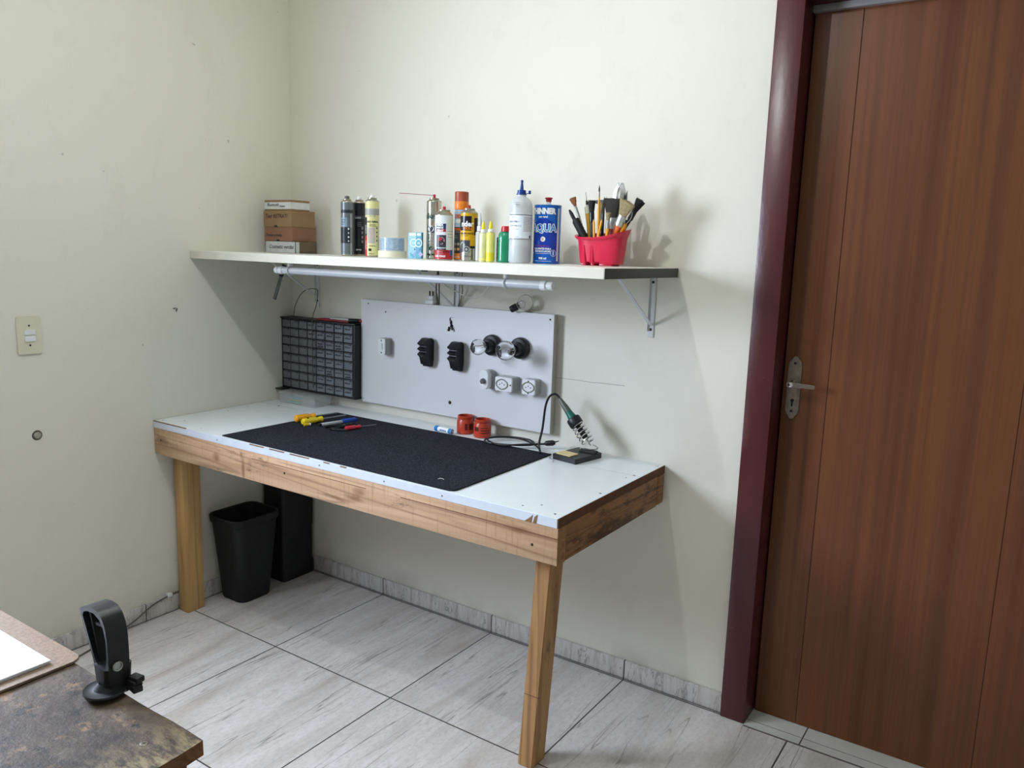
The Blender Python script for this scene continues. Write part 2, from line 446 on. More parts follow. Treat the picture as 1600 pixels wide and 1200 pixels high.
# leaf in three boards with a fine V-groove between them
xs = [-0.006, 0.135, 0.66, 0.81]
for i in range(3): box(b, xs[i] + 0.0008, xs[i + 1] - 0.0008, 0.0, 0.035, 0.004, 2.342, 0.0008, 1)
box(b, -0.005, 0.809, 0.003, 0.034, 0.006, 2.34)
obj('door_leaf', b, M_door, dr)
M_plate = mat('aged_nickel', '8f877a', 0.33, 0.85, var=0.15, scale=60)
b = BM()
pl = [(0, .104), (.007, .102), (.010, .094), (.018, .086), (.0215, .072), (.0215, -.072), (.018, -.086), (.010, -.094), (.007, -.102), (0, -.104)]
poly = pl + [(-x, z) for x, z in pl[-2:0:-1]]
prism(b, poly, lambda u, v, a: (0.030 + u, a, 1.167 + v), -0.006, 0.0, 0.0018)
poly2 = [(x * .72, z * .93) for x, z in poly]
prism(b, poly2, lambda u, v, a: (0.030 + u, a, 1.167 + v), -0.0085, -0.005, 0.001)
hp = obj('handle_plate', b, M_plate, dr, label='aged nickel handle plate with keyhole')
b = BM()
lathe(b, [(0.0001, -.0105), (.0055, -.0105), (.0055, -.008)], (0.030, 0, 1.125), (0, 1, 0), 16)
prism(b, rrect(.005, .016, .002), lambda u, v, a: (0.030 + u, a, 1.113 + v), -0.0098, -0.008)
for z in (1.248, 1.09): lathe(b, [(0.0001, -.0105), (.004, -.0105), (.004, -.006)], (0.030, 0, z), (0, 1, 0), 12)
obj('keyhole', b, M_black2, hp)
b = BM()
lathe(b, [(.011, -0.006), (.011, -.012), (.008, -.016), (.0078, -.05), (.0001, -.052)], (0.030, 0, 1.182), (0, 1, 0), 18)
prism(b, rrect(.088, .017, .005), lambda u, v, a: (0.062 + u, a - 0.05 + 0.0, 1.182 + v * (1.0 - 0.25 * (u > 0))), 0, 0.011, 0.002)
obj('door_handle', b, M_chrome, dr, label='silver lever handle')

# threshold of small white tiles
def thr():
    g = NG('white_threshold_tile', 0.25)
    o = g.sep(); u = g.math('FRACT', g.math('ADD', g.math('DIVIDE', g.math('SUBTRACT', o[0], 2.478 * U), 0.4 * U), 20))
    l = g.math('MAXIMUM', g.math('LESS_THAN', g.math('MINIMUM', u, g.math('SUBTRACT', 1, u)), 0.006),
               g.math('LESS_THAN', g.math('ABSOLUTE', g.math('SUBTRACT', o[1], 0.008 * U)), 0.0012))
    l = g.math('MAXIMUM', l, g.math('LESS_THAN', o[1], -0.034 * U))
    c = g.ramp(g.noise(g.tc.outputs['Object'], 8, 4), [(0.3, 'c3c4bb'), (0.7, 'd0d1c9')])
    g.color(g.mix(l, c, '5f5a52')); return g.m
b = BM(); box(b, 2.291, 3.115, -0.037, 0.115, 0.0, 0.0035); struct('trim_3', b, thr(), smooth=0)
b = BM(); box(b, 2.2, 3.2, 0.116, 0.16, 0.0, 2.4); struct('trim_4', b, M_black2, smooth=0)

# ------------------------------------------------------------ ceiling lamp (outside the picture, the room's own light)
t = thing('ceiling_lamp', 'bare round bulb in a white holder on the ceiling above the workbench', 'lamp', (1.57, -1.46, 2.80))
b = BM(); lathe(b, [(.05, 0), (.05, -.012), (.028, -.02), (.022, -.05), (.0001, -.05)], seg=24); obj('holder', b, M_whitep, t)
b = BM(); lathe(b, [(.0001, -.098), (.012, -.096), (.021, -.088), (.024, -.078), (.021, -.066), (.014, -.0505), (.0001, -.0504)], seg=24)
obj('bulb', b, mat('lit_bulb', 'ffffff', 0.5, emit=(BULB_COLOR, BULB_STRENGTH)), t)

# ------------------------------------------------------------ things on the left wall
t = thing('light_switch', 'cream wall plate with a white double rocker switch on the left wall', 'light switch', (0, -1.196, 1.232))
M_cream = mat('cream_plastic', 'd5d3bb', 0.4, var=0.02)
b = BM(); prism(b, rrect(.082, .134, .008), lambda u, v, a: (a, u, v), 0.0005, 0.009, 0.002); obj('plate', b, M_cream, t)
b = BM()
for z0, z1, tl in ((.0015, .021, 1), (-.021, -.0005, -1)):
    prism(b, [(0.008, z0), (0.0135 + .002 * (tl < 0), z0), (0.0135 + .002 * (tl > 0), z1), (0.008, z1)], lambda u, v, a: (u, a, v), -.018, .018, 0.0008)
obj('rocker', b, M_whitep, t, label='white double rocker')
for z in (.035, -.035):
    b = BM(); lathe(b, [(.0035, .0088), (.0035, .0096), (.0001, .0098)], (0, 0, z), (1, 0, 0), 12); obj('screw', b, M_screw, t)
b = BM(); lathe(b, [(.013, 0.0003), (.013, .004), (.0105, .009), (.0001, .01)], seg=20, axis=(1, 0, 0)); 
t = thing('capped_pipe_stub', 'small round capped pipe stub on the left wall below the light switch', 'pipe', (0, -1.19, 0.867))
obj('cap', b, mat('dirty_plaster_cap', '9c9a8c', 0.7, var=0.2, scale=120), t)
b = BM(); lathe(b, [(.018, 0.0003), (.0165, .003), (.0135, .0035), (.0135, .0008)], seg=20, axis=(1, 0, 0)); obj('ring', b, mat('grimy_ring', '4a4840', 0.7), t)
b = BM(); tube(b, [(0, -.008, 0), (.006, 0, .002), (.004, .01, 0), (.002, .004, -.012)], .0016, 6)
tag(obj('wall_hook', b, M_screw, None, (0.001, -0.62, 1.303)), 'tiny dark bent nail in the left wall below the end of the shelf', 'hook')
# loose cable along the left baseboard
t = thing('loose_cable', 'thin grey cable running down the left baseboard behind the left bench leg', 'cable', (0.012, -0.7, 0.08))
pts = [(-.005, .1, -.003), (0.0, .04, .002), (.002, -.005, 0), (.006, -.09, -.015), (.010, -.17, -.05), (.018, -.25, -.070), (.04, -.34, -.076), (.07, -.44, -.0765), (.12, -.6, -.0765)]
b = BM(); tube(b, smooth_path(pts, 5), .0032, 7); obj('cable', b, mat('grey_cable', '5c5a50', 0.6), t)
b = BM(); box(b, -.012, .009, -.016, .006, -.006, .010, .003); obj('clip', b, M_whitep, t, label='white cable clip')

# ------------------------------------------------------------ shelf
HS, DS, LS, TH = 1.54, 0.5385, 1.9354, 0.0315
t = thing('wall_shelf', 'long white wall shelf with a black right edge above the workbench', 'shelf', (0, 0, HS - TH))
b = BM(); box(b, 0.001, LS, -DS, -0.001, 0, TH, 0.0008, 1); obj('board', b, M_shelf, t)
b = BM(); box(b, LS - .0002, LS + .0009, -DS + .001, -0.002, 0.0, TH - .001); obj('edge_band', b, mat('black_edging', '262624', 0.4, var=0.05), t, label='black edge strip')
b = BM(); box(b, 0.0015, LS - .002, -DS - .0009, -DS + .0003, .0005, TH - .0005)
obj('edge_band', b, mat('worn_white_edging', 'cdcabb', 0.4, var=0.05, scale=9), t, label='worn white front edging')
M_brk = mat('white_enamel', 'cfd2d3', 0.35, var=0.04)
for i, (bx, lab) in enumerate(((0.178, 'white triangular shelf bracket near the corner, leftmost under the shelf'),
                               (0.992, 'white triangular shelf bracket behind the middle of the tube lamp'),
                               (1.849, 'white triangular shelf bracket under the black right end of the shelf'))):
    q = thing('shelf_bracket', lab, 'bracket', (bx, 0, HS - TH), group='white shelf brackets')
    b = BM(); box(b, -.011, .011, -.0045, -.0005, -.212, -.001, .001); box(b, -.011, -.0095, -.012, -.0045, -.19, -.001, 0)
    obj('wall_plate', b, M_brk, q)
    b = BM(); box(b, -.011, .011, -.33, -.0005, -.0045, -.0012, .001); obj('top_plate', b, M_brk, q)
    b = BM()
    P0 = Vector((0, -.27, -.006)); P1 = Vector((0, -.007, -.168)); d = (P1 - P0).normalized(); nrm = Vector((0, d.z, -d.y))
    prism(b, [(-.007, 0), (.007, 0), (.007, (P1 - P0).length), (-.007, (P1 - P0).length)], lambda u, v, a: P0 + d * v + Vector((u, 0, 0)) + nrm * a, -.002, .002, .0006)
    obj('brace', b, M_brk, q)
    for z in (-.02, -.172 - .012):
        b = BM(); lathe(b, [(.0048, 0.004), (.0048, .006), (.002, .0075), (.0001, .0075)], (0, 0, z), (0, -1, 0), 12); obj('screw', b, M_screw, q)

# ------------------------------------------------------------ tube lamp below the shelf
TY, TZ = -0.45, 1.477
t = thing('tube_lamp', 'unlit white tube lamp clipped below the front of the shelf', 'lamp', (0.43, TY, TZ))
L_ = 1.285
b = BM(); lathe(b, [(.0135, .045), (.0135, L_ - .045)], axis=(1, 0, 0), seg=20)
obj('glass_tube', b, mat('frosted_tube', 'b7bcc2', 0.22, var=0.02), t)
b = BM(); prism(b, [(math.cos(a) * .0142, math.sin(a) * .0142) for a in [PI * k / 10 for k in range(11)]], lambda u, v, a: (a, u, v), .046, L_ - .046)
obj('housing', b, mat('lamp_housing', 'cfd1d0', 0.35, var=0.02), t)
for x0 in (0, L_ - .046):
    b = BM(); s = 1 if x0 == 0 else -1; e = 0 if x0 == 0 else L_
    lathe(b, [(.0001, e), (.013, e), (.014, e + s * .004), (.014, e + s * .016), (.0115, e + s * .019), (.0115, e + s * .022), (.0155, e + s * .025), (.0155, e + s * .044), (.012, e + s * .046)], axis=(1, 0, 0), seg=20)
    obj('end_cap', b, M_whitep, t)
for x in (.083, 1.108):
    b = BM()
    ring = [(math.cos(a) * .0175, math.sin(a) * .0175) for a in [2 * PI * k / 20 for k in range(20)]]
    tube(b, [(x, u, v) for u, v in ring + ring[:1]], .0022, 6); box(b, x - .006, x + .006, -.010, .010, .0165, HS - TH - TZ - .0003, .001)
    obj('clip', b, M_whitep, t, label='white plastic clip')

# grey bar hanging left
t = thing('hanging_file', 'grey flat file with a black end hanging slanted under the left end of the shelf', 'tool', (0.178 + .024, -0.215, 1.49))
b = BM(); Mx = Matrix.Rotation(math.radians(-8), 4, 'X') @ Matrix.Rotation(math.radians(16), 4, 'Y')
box(b, -.009, .009, -.006, .006, -.055, 0.0, .003, M=Mx); obj('handle', b, M_black, t)
b = BM(); box(b, -.008, .008, -.0035, .0035, -.16, -.05, .001, M=Mx); obj('blade', b, mat('dull_steel', '6a6d6e', 0.45, 0.5), t)

# thin wire loop by the corner
b = BM(); tube(b, smooth_path([(.075, -.06, 1.245), (.09, -.06, 1.30), (.125, -.06, 1.35), (.175, -.062, 1.378), (.235, -.064, 1.382), (.252, -.07, 1.365), (.246, -.075, 1.31), (.225, -.079, 1.25), (.222, -.0795, 1.15), (.224, -.0795, 1.0), (.226, -.079, .93)], 6), .0019, 6)
tag(obj('thin_wire', b, mat('olive_wire', '4f5340', 0.5), None), 'thin dark green wire looping up behind and down the front of the drawer cabinet', 'wire')

# ------------------------------------------------------------ drawer cabinet
CW, CZ0, CZ1, CY = 0.487, 0.905, 1.243, -0.072
t = thing('drawer_cabinet', 'black parts cabinet with sixty-four small grey drawers in the corner', 'cabinet', (0.002, -0.001, CZ0))
b = BM(); H_ = CZ1 - CZ0; W_ = CW - .004
box(b, 0, W_, -.008, 0, 0, H_)
box(b, 0, .004, CY + .004, 0, 0, H_, .001); box(b, W_ - .013, W_, CY, 0, 0, H_, .002)
box(b, 0, W_, CY + .004, 0, 0, .007, .001); box(b, 0, W_, CY - .003, 0, H_ - .008, H_, .001)
pw = (W_ - .017) / 8; ph = (H_ - .015) / 8
for i in range(1, 8):
    ww = .0035 if i != 4 else .006
    box(b, .004 + i * pw - ww / 2, .004 + i * pw + ww / 2, CY + .006, -.008, .007, H_ - .008)
    box(b, .004, W_ - .013, CY + .006, -.008, .007 + i * ph - .0022, .007 + i * ph + .0022)
box(b, -.0, .05, CY - .04, CY + .006, -.003, .003, .001)
obj('cabinet_body', b, M_black, t)
M_drw = mat('smoky_drawer_plastic', '686d73', 0.38, var=0.08, scale=25)
M_lab = mat('drawer_paper', '767b81', 0.6, var=0.05)
b = BM(); box(b, .002, pw - .0048, -.004, .05, .0028, ph - .0035, .0008)
box(b, pw * .62, pw - .010, -.0062, -.0035, ph - .0085, ph - .0048, .0005, mi=1)
box(b, .004, pw * .45, -.0050, -.0035, ph - .0060, ph - .0048, .0002, mi=1)
dmesh = fin(b, 'drawer', [M_drw, M_black]); 
def scribble(seed):
    rnd = random.Random(seed); b = BM(); box(b, .005, pw - .009, -.0046, -.0041, .005, ph - .011)
    for row in range(rnd.choice((1, 1, 2))):
        x = .009; z = (ph - .006) * (.62 - .36 * row) - .004
        while x < pw - .016:
            l = rnd.uniform(.002, .005); h = rnd.uniform(.005, .011)
            tube(b, [(x, -.0049, z), (x + l * .3, -.0049, z + h), (x + l * .7, -.0049, z + h * .3), (x + l, -.0049, z + h * .7)], .0006, 4, mi=1)
            x += l + rnd.uniform(.0006, .0015)
    return fin(b, 'drawer_label', [M_lab, M_ink])
labs = [scribble(s) for s in range(6)]
for i in range(8):
    for j in range(8):
        d = bpy.data.objects.new('drawer', dmesh); COL.objects.link(d); d.parent = t
        d.location = Vector((.0045 + i * pw, CY + .006 + (.002 if i == 0 else 0), .007 + j * ph)) * U
        if (i >= 4 and (i * 5 + j * 3) % 11 != 0) or (i == 3 and j > 5):
            l = bpy.data.objects.new('drawer_label', labs[(i * 3 + j) % 6]); COL.objects.link(l); l.parent = d
# things on the cabinet
t = thing('blister_pack', 'red and white flat packet lying on top of the drawer cabinet', 'packet', (.37, -.037, CZ1 + .0005), rz=.06)
b = BM(); box(b, -.13, .06, -.025, .025, 0, .008, .002); obj('card', b, mat('red_card', '8e1d28', 0.5), t)
b = BM(); box(b, -.055, .075, -.022, .022, .0083, .017, .003); obj('clear_tray', b, mat('milky_plastic', 'b9b9b2', 0.35), t)
t = thing('small_torch', 'small black torch with a red end on the right corner of the drawer cabinet', 'torch', (.462, -.04, CZ1 + .0105), rot=(0, 0, .5))
b = BM(); lathe(b, [(.0001, -.035), (.008, -.035), (.0095, -.03), (.0095, .012), (.0085, .014)], axis=(1, 0, 0), seg=16); obj('barrel', b, M_black, t)
b = BM(); lathe(b, [(.0088, .0142), (.0102, .016), (.0102, .028), (.006, .031), (.0001, .031)], axis=(1, 0, 0), seg=16); obj('end_cap', b, mat('dull_red', '7f2a2a', 0.45), t, label='red end')

# clear storage box under the cabinet
HB = 0.85
t = thing('clear_storage_box', 'low translucent plastic box on the bench corner under the drawer cabinet', 'box', (.175, -.085, HB + .0005), rz=0)
M_clear = mat('cloudy_clear_plastic', 'e2e6e7', 0.25, alpha=0.24, var=0.02)
b = BM()
loft(b, [[(x, y, 0) for x, y in rrect(.235, .10, .008)], [(x, y, .043) for x, y in rrect(.245, .11, .008)], [(x, y, .043) for x, y in rrect(.240, .105, .008)], [(x, y, .0025) for x, y in rrect(.230, .095, .008)]], True, True)
obj('tray', b, M_clear, t)
b = BM(); loft(b, [[(x, y, .0435) for x, y in rrect(.250, .114, .008)], [(x, y, .051) for x, y in rrect(.250, .114, .008)], [(x, y, .053) for x, y in rrect(.244, .108, .008)]]); obj('lid', b, M_clear, t)
for k, (cc, nm, z, y) in enumerate((('1b7fa8', 'blue', .030, -.040), ('1f9f86', 'green', .010, -.040), ('8a9a2e', 'yellow-green', .020, -.039))):
    b = BM(); tube(b, [(-.055, y, 0), (.02, y, -.001), (.028, y, -.0012)], [.004, .004, .001], 8)
    tag(obj('marker_pen', b, mat(nm + '_pen', cc, 0.4), None, (.175, -.085, HB + .0005 + z)), nm + ' pen inside the translucent box under the drawer cabinet', 'pen', 'pens in the clear box')

# ------------------------------------------------------------ test board on the wall
BX0, BX1, BZ0, BZ1, BYF = .483, 1.475, .897, 1.351, -.035
t = thing('test_board', 'white laminated board fixed to the wall behind the bench', 'board', (BX0, 0, BZ0))
b = BM()
w_, h_ = BX1 - BX0, BZ1 - BZ0
prism(b, [(0.012, 0), (w_, 0), (w_, h_), (0.003, h_), (0.003, .02)], lambda u, v, a: (u, a, v), BYF, -.012, .0008)
obj('panel', b, mat('board_laminate', 'dadbdd', 0.32, var=0.02, scale=5), t)
b = BM(); box(b, .02, w_ - .015, -.012, -.0005, .02, h_ - .02); obj('spacer', b, mat('raw_board', 'b5a98c', 0.8), t)
b = BM(); box(b, w_ - .0002, w_ + .0008, BYF + .001, -.0125, 0.001, h_ - .001); obj('edge_band', b, mat('board_edge', 'a8a294', 0.6), t)
for px, pz, r in ((.53, 1.335, .003), (.632, 1.305, .003), (1.458, 1.332, .0035), (.991, .956, .0075), (.99, 1.307, .0015), (.50, .91, .002)):
    b = BM(); lathe(b, [(r, 0), (r, .0012), (r * .4, .0018), (.0001, .001)], (px - BX0, BYF, pz - BZ0), (0, -1, 0), 14); obj('screw', b, M_screw, t)
# soot mark
b = BM(); rnd = random.Random(3)
def blob(cx, cz, rx, rz_, n=14):
    vs = [b.verts.new((cx + rx * rnd.uniform(.55, 1.15) * math.cos(2 * PI * k / n), BYF - .0006, cz + rz_ * rnd.uniform(.55, 1.15) * math.sin(2 * PI * k / n))) for k in range(n)]
    b.faces.new(vs)
for cx, cz, rx, rz_ in ((.985, 1.298, .004, .010), (.990, 1.285, .007, .012), (.992, 1.272, .009, .012), (.982, 1.262, .009, .008), (.978, 1.254, .010, .006), (.996, 1.262, .005, .010), (1.004, 1.262, .002, .012), (1.008, 1.255, .002, .007), (.996, 1.305, .0015, .0015), (1.003, 1.307, .002, .0012), (1.0, 1.256, .0015, .003)):
    blob(cx - BX0, cz - BZ0, rx, rz_)
obj('soot_mark', b, mat('soot', '15151a', 0.9), t, label='black scorch mark')

def surf(name, lab, cat, x, z, group=None): return thing(name, lab, cat, (x, BYF, z), group=group)
# rocker switch box
t = surf('surface_switch', 'small white box switch on the upper left of the wall board', 'switch', .648, 1.160)
b = BM(); prism(b, rrect(.042, .070, .006), lambda u, v, a: (u, a, v), -.037, -.0003, .003); obj('body', b, M_greyp, t)
b = BM(); prism(b, rrect(.040, .068, .006), lambda u, v, a: (u, a, v), -.043, -.037, .0015); obj('cover', b, M_whitep, t)
b = BM(); prism(b, [(-.045, -.012), (-.0475, .012), (-.043, .013), (-.043, -.013)], lambda u, v, a: (a, u, v), -.006, .006, .0008)
for z in (.026, -.026): lathe(b, [(.003, .0428), (.003, .044), (.0001, .044)], (0, 0, z), (0, -1, 0), 10, mis=[1, 1])
obj('rocker', b, [M_whitep, M_screw], t)
# triple plug blocks
for k, (px, pz, lab) in enumerate(((.884, 1.155, 'black three-way plug block on the wall board, left one of the two'), (1.040, 1.153, 'black three-way plug block on the wall board beside the bulbs'))):
    t = surf('plug_block', lab, 'socket', px, pz, 'black plug blocks on the wall board')
    b = BM()
    prof = [(-.0003, .046), (-.006, .056), (-.016, .061), (-.036, .060), (-.048, .052), (-.064, .041), (-.063, .037), (-.049, .029), (-.050, .026), (-.064, .019), (-.063, .015), (-.049, .007), (-.050, .004), (-.064, -.003), (-.063, -.007), (-.050, -.018), (-.040, -.048), (-.028, -.050), (-.027, -.057), (-.008, -.058), (-.0003, -.030)]
    prism(b, prof, lambda u, v, a: (a, u, v), -.019, .019, .0008); obj('body', b, M_black, t)
    for z in (.040, .018, -.004):
        b = BM()
        for dx in (-.008, .008): lathe(b, [(.0001, .0645), (.0022, .0645), (.0022, .056)], (dx, 0, z), (0, -1, 0), 10)
        obj('socket_hole', b, M_black2, t)
        b = BM(); box(b, .0185, .0200, -.045, -.012, z - .008, z - .006); obj('rib', b, M_black2, t)
# bulbs in round holders
M_glass = mat('clear_glass', 'ffffff', 0.02, trans=1.0, var=0.0, ior=1.25)
def bulb_fit(x, z, R, lab):
    t = surf('lamp_holder', lab.replace('bulb', 'lamp holder'), 'lamp holder', x, z, 'black lamp holders on the wall board')
    b = BM(); lathe(b, [(.040, .0003), (.042, .004), (.041, .018), (.037, .024), (.026, .028), (.024, .046), (.0225, .052), (.017, .052), (.016, .040), (.0001, .040)], axis=(0, -1, 0), seg=30)
    obj('body', b, M_black, t)
    q = thing('light_bulb', lab, 'bulb', (x, BYF - .041, z), group='clear bulbs on the wall board')
    b = BM(); prof = [(.0125, 0)]
    for k in range(7): prof.append((.0127 + (.001 if k % 2 else 0), .002 + k * .0028))
    prof.append((.012, .021)); lathe(b, prof, axis=(0, -1, 0), seg=20); obj('screw_cap', b, mat('dark_cap_metal', '4b4b4a', 0.35, 0.8), q)
    b = BM(); c0 = .021 + R * 1.25; pr = [(.0118, .021), (.0135, .028)]
    for k in range(14):
        a = math.radians(215 - 0) ; ang = -1.0 + (PI / 2 + 1.0) * k / 13
        pr.append((max(R * math.cos(ang), .0001), c0 + R * math.sin(ang)))
    lathe(b, pr, axis=(0, -1, 0), seg=30)
    # inner skin so that the glass is a real shell
    lathe(b, [(max(r - .0012, .0001), h if r > .0002 else h - .0012) for r, h in pr][::-1], axis=(0, -1, 0), seg=30)
    obj('glass', b, M_glass, q)
    b = BM(); tube(b, [(-.004, -.022, 0), (-.012, -c0, 0), (-.006, -c0 - .004, .004), (0, -c0, 0), (.006, -c0 - .004, .004), (.012, -c0, 0), (.004, -.022, 0)], .0006, 5)
    lathe(b, [(.0045, .022), (.003, .035), (.0001, .04)], axis=(0, -1, 0), seg=10); obj('filament', b, M_metal, q)
bulb_fit(1.202, 1.214, .031, 'clear glass bulb with an orb end, left of the two on the wall board')
bulb_fit(1.334, 1.214, .037, 'larger clear glass bulb, right of the two on the wall board')
# dimmer and outlets
M_wcover = mat('white_cover', 'e3e5e6', 0.3, var=0.01)
t = surf('dimmer_switch', 'white rounded box with a grey knob, leftmost of the wall board\'s lower row', 'switch', 1.196, 1.080)
b = BM(); prism(b, rrect(.046, .074, .016), lambda u, v, a: (u, a, v), -.028, -.0003, .003); obj('body', b, M_greyp, t)
b = BM(); prism(b, rrect(.046, .074, .018), lambda u, v, a: (u, a, v), -.052, -.028, .006); obj('cover', b, M_wcover, t)
b = BM(); lathe(b, [(.011, .052), (.011, .056), (.008, .066), (.0001, .067)], (0, 0, -.004), (0, -1, 0), 14); box(b, -.0015, .0015, -.069, -.06, -.013, .005); obj('knob', b, mat('grey_knob', '77797c', 0.4), t)
def outlet(x, z, w0, h0, d, lab, sx):
    t = surf('socket_outlet', lab, 'socket', x, z, 'white socket boxes on the wall board')
    b = BM(); prism(b, rrect(w0, h0, .007), lambda u, v, a: (u, a, v), -d, -.0003, .003); obj('body', b, M_greyp, t)
    b = BM(); prism(b, rrect(w0 - .002, h0 - .002, .006), lambda u, v, a: (u, a, v), -d - .009, -d, .0015); obj('cover', b, M_wcover, t)
    y = d + .009
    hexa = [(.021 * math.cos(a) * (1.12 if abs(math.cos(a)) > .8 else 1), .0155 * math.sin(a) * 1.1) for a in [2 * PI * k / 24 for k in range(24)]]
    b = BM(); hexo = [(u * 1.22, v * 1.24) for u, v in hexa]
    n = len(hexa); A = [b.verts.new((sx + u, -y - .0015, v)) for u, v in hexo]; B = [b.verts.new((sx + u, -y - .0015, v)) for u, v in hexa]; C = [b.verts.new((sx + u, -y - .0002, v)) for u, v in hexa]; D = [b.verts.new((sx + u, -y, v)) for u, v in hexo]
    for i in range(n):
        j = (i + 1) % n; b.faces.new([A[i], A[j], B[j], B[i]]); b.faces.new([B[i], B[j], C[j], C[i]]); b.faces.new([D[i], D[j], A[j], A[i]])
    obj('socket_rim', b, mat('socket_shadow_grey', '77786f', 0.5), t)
    b = BM()
    for dx, dz in ((-.0105, -.001), (0, .005), (.0105, -.001)): lathe(b, [(.0001, y + .001), (.0021, y + .001), (.0021, y - .001)], (sx + dx, 0, dz), (0, -1, 0), 10)
    obj('pin_hole', b, M_black2, t)
    if w0 > .07: spots = ((-w0 / 2 + .007, 0), (w0 / 2 - .007, 0))
    else: spots = ((0, h0 / 2 - .007), (0, -h0 / 2 + .007))
    for dx, dz in spots:
        b = BM(); lathe(b, [(.003, y), (.003, y + .001), (.0001, y + .001)], (dx, 0, dz), (0, -1, 0), 10); obj('screw', b, M_screw, t)
outlet(1.292, 1.074, .080, .056, .046, 'white socket box with a side screw, middle of the lower row on the wall board', -.006)
outlet(1.398, 1.074, .060, .060, .034, 'white square socket box, rightmost of the lower row on the wall board', 0)
# bits on top of the board
t = thing('plug_adapter', 'white plug lying pins up on the top edge of the wall board', 'plug', (.870, -.018, BZ1 + .0005))
b = BM(); box(b, -.024, .020, -.014, .014, 0, .018, .004); box(b, -.014, .016, -.012, .012, .017, .036, .003); obj('body', b, M_whitep, t)
for dx in (-.008, .008):
    b = BM(); tube(b, [(dx, 0, .0355), (dx, 0, .052), (dx, 0, .055)], [.003, .003, .0018], 8); obj('pin', b, M_black, t)
t = thing('light_bulb', 'clear round bulb with a black base lying on top of the wall board', 'bulb', (1.325, -.045, BZ1 + .026), rot=(0, math.radians(62), math.radians(20)))
b = BM(); lathe(b, [(.0001, -.040), (.012, -.038), (.014, -.030), (.014, -.012), (.012, -.008)], seg=18); obj('screw_cap', b, mat('sooty_cap', '2b2a2a', 0.4, 0.5), t)
b = BM(); pr = [(.0118, -.008), (.014, -.002)] + [(max(.030 * math.cos(a), .0001), .026 + .030 * math.sin(a)) for a in [-1.0 + (PI / 2 + 1.0) * k / 12 for k in range(13)]]
lathe(b, pr, seg=26); lathe(b, [(max(r - .0012, .0001), h if r > .0002 else h - .0012) for r, h in pr][::-1], seg=26); obj('glass', b, M_glass, t)
b = BM(); tube(b, [(-.004, 0, -.008), (-.009, 0, .02), (0, 0, .026), (.009, 0, .02), (.004, 0, -.008)], .0008, 5); lathe(b, [(.006, -.008), (.004, .006), (.0001, .010)], seg=10); obj('filament', b, M_metal, t)
# tweezers hanging
t = thing('tweezers', 'thin dark steel tweezers hanging open from the shelf in front of the wall board', 'tweezers', (1.158, -.33, HS - TH - .004))
b = BM()
for s in (-1, 1): tube(b, smooth_path([(0, s * .001, 0), (s * .003, s * .002, -.03), (s * .007, 0, -.08), (s * .0035 + .004, 0, -.11), (s * .004, 0, -.126)], 4), [.0020] * 12 + [.0016] * 4 + [.001], 6)
obj('arms', b, mat('dark_steel', '3d3c38', 0.35, 0.8), t)
b = BM(); box(b, -.010, .010, -.010, .010, -.004, .0035, .002); obj('magnet', b, M_black, t)
b = BM(); lathe(b, [(.0001, 0), (.012, 0), (.013, .004), (.010, .010), (.0001, .012)], seg=16)
tag(obj('round_magnet', b, M_black, None, (1.07, -.30, HS - TH - .0125)), 'small black round magnet stuck under the shelf beside the middle bracket', 'magnet')
# white cable to the lamp, loose cables on the wall
M_wcab = mat('white_cable', 'c9c7bb', 0.45)
b = BM(); tube(b, smooth_path([(.95, -.06, 1.475), (1.012, -.1, 1.437), (1.086, -.1, 1.408), (1.14, -.11, 1.398), (1.20, -.14, 1.403), (1.27, -.2, 1.425), (1.36, -.3, 1.455), (1.45, -.40, 1.470), (1.53, -.428, 1.476)], 6), .0022, 7)
tag(obj('lamp_cable', b, M_wcab, None), 'thin white cable sagging behind the tube lamp', 'cable')
b = BM(); tube(b, smooth_path([(1.02, -.006, 1.505), (1.028, -.02, 1.46), (1.032, -.02, 1.42), (1.018, -.008, 1.385), (1.003, -.006, 1.356)], 6), .0028, 7)
tag(obj('loose_cable', b, mat('beige_cable', '8c8470', 0.6), None), 'beige cable hanging down the wall beside the middle shelf bracket', 'cable')

# ------------------------------------------------------------ workbench
L, D = 1.933, 0.737
ZB = HB - 0.139
M_pine = wood_mat('sawn_pine', ('ad8968', 'c19e7d', 'd2b190', '7d583f'), 0, dirt='4f3d33', dirt_lo=0.565, seed=1.3, saw=0.4, knots=((.055, .775, .05, .02), (.41, .765, .025, .02), (.56, .80, .01, .012), (.57, .75, .012, .05), (1.17, .775, .035, .018), (1.15, .75, .05, .012), (1.06, .735, .09, .008), (1.80, .79, .06, .012)))
M_pine_leg = wood_mat('pine_leg', ('a98352', 'bf9862', 'c9a56e', '8c6538'), 2, dirt='5f4128', dirt_lo=0.74, seed=6.1)
M_leg_dark = wood_mat('weathered_pine_leg', ('9a734c', 'b08759', 'b98f60', '6e4a2c'), 2, dirt='3f3530', dirt_lo=0.575, seed=3.1)
M_stained = wood_mat('mould_stained_timber', ('85603f', '9a7049', '8d6542', '4a3020'), 1, dirt='2c241d', dirt_lo=0.475, seed=2.2)
M_end = wood_mat('end_grain', ('8f6844', 'a37a52', '8a6442', '5f4128'), 0, sc=2.0, seed=8)
M_raw = mat('raw_board_edge', '5d3d27', 0.85, var=0.15, scale=40)
t = thing('workbench', 'long workbench with a white laminate top on sawn timber beams and legs', 'workbench', (0, 0, 0))
b = BM(); box(b, 0.003, L - .002, -D + .001, -0.001, HB - .029, HB, .0008, 1)
obj('benchtop', b, M_white, t, label='white laminate top')
b = BM(); box(b, 0.003, L - .0035, -D - .0006, -D + .0012, HB - .0285, HB - .0005, .0003, 1); obj('edge_band', b, mat('white_edging', 'ced4de', 0.4, var=0.03), t, label='white front edging')
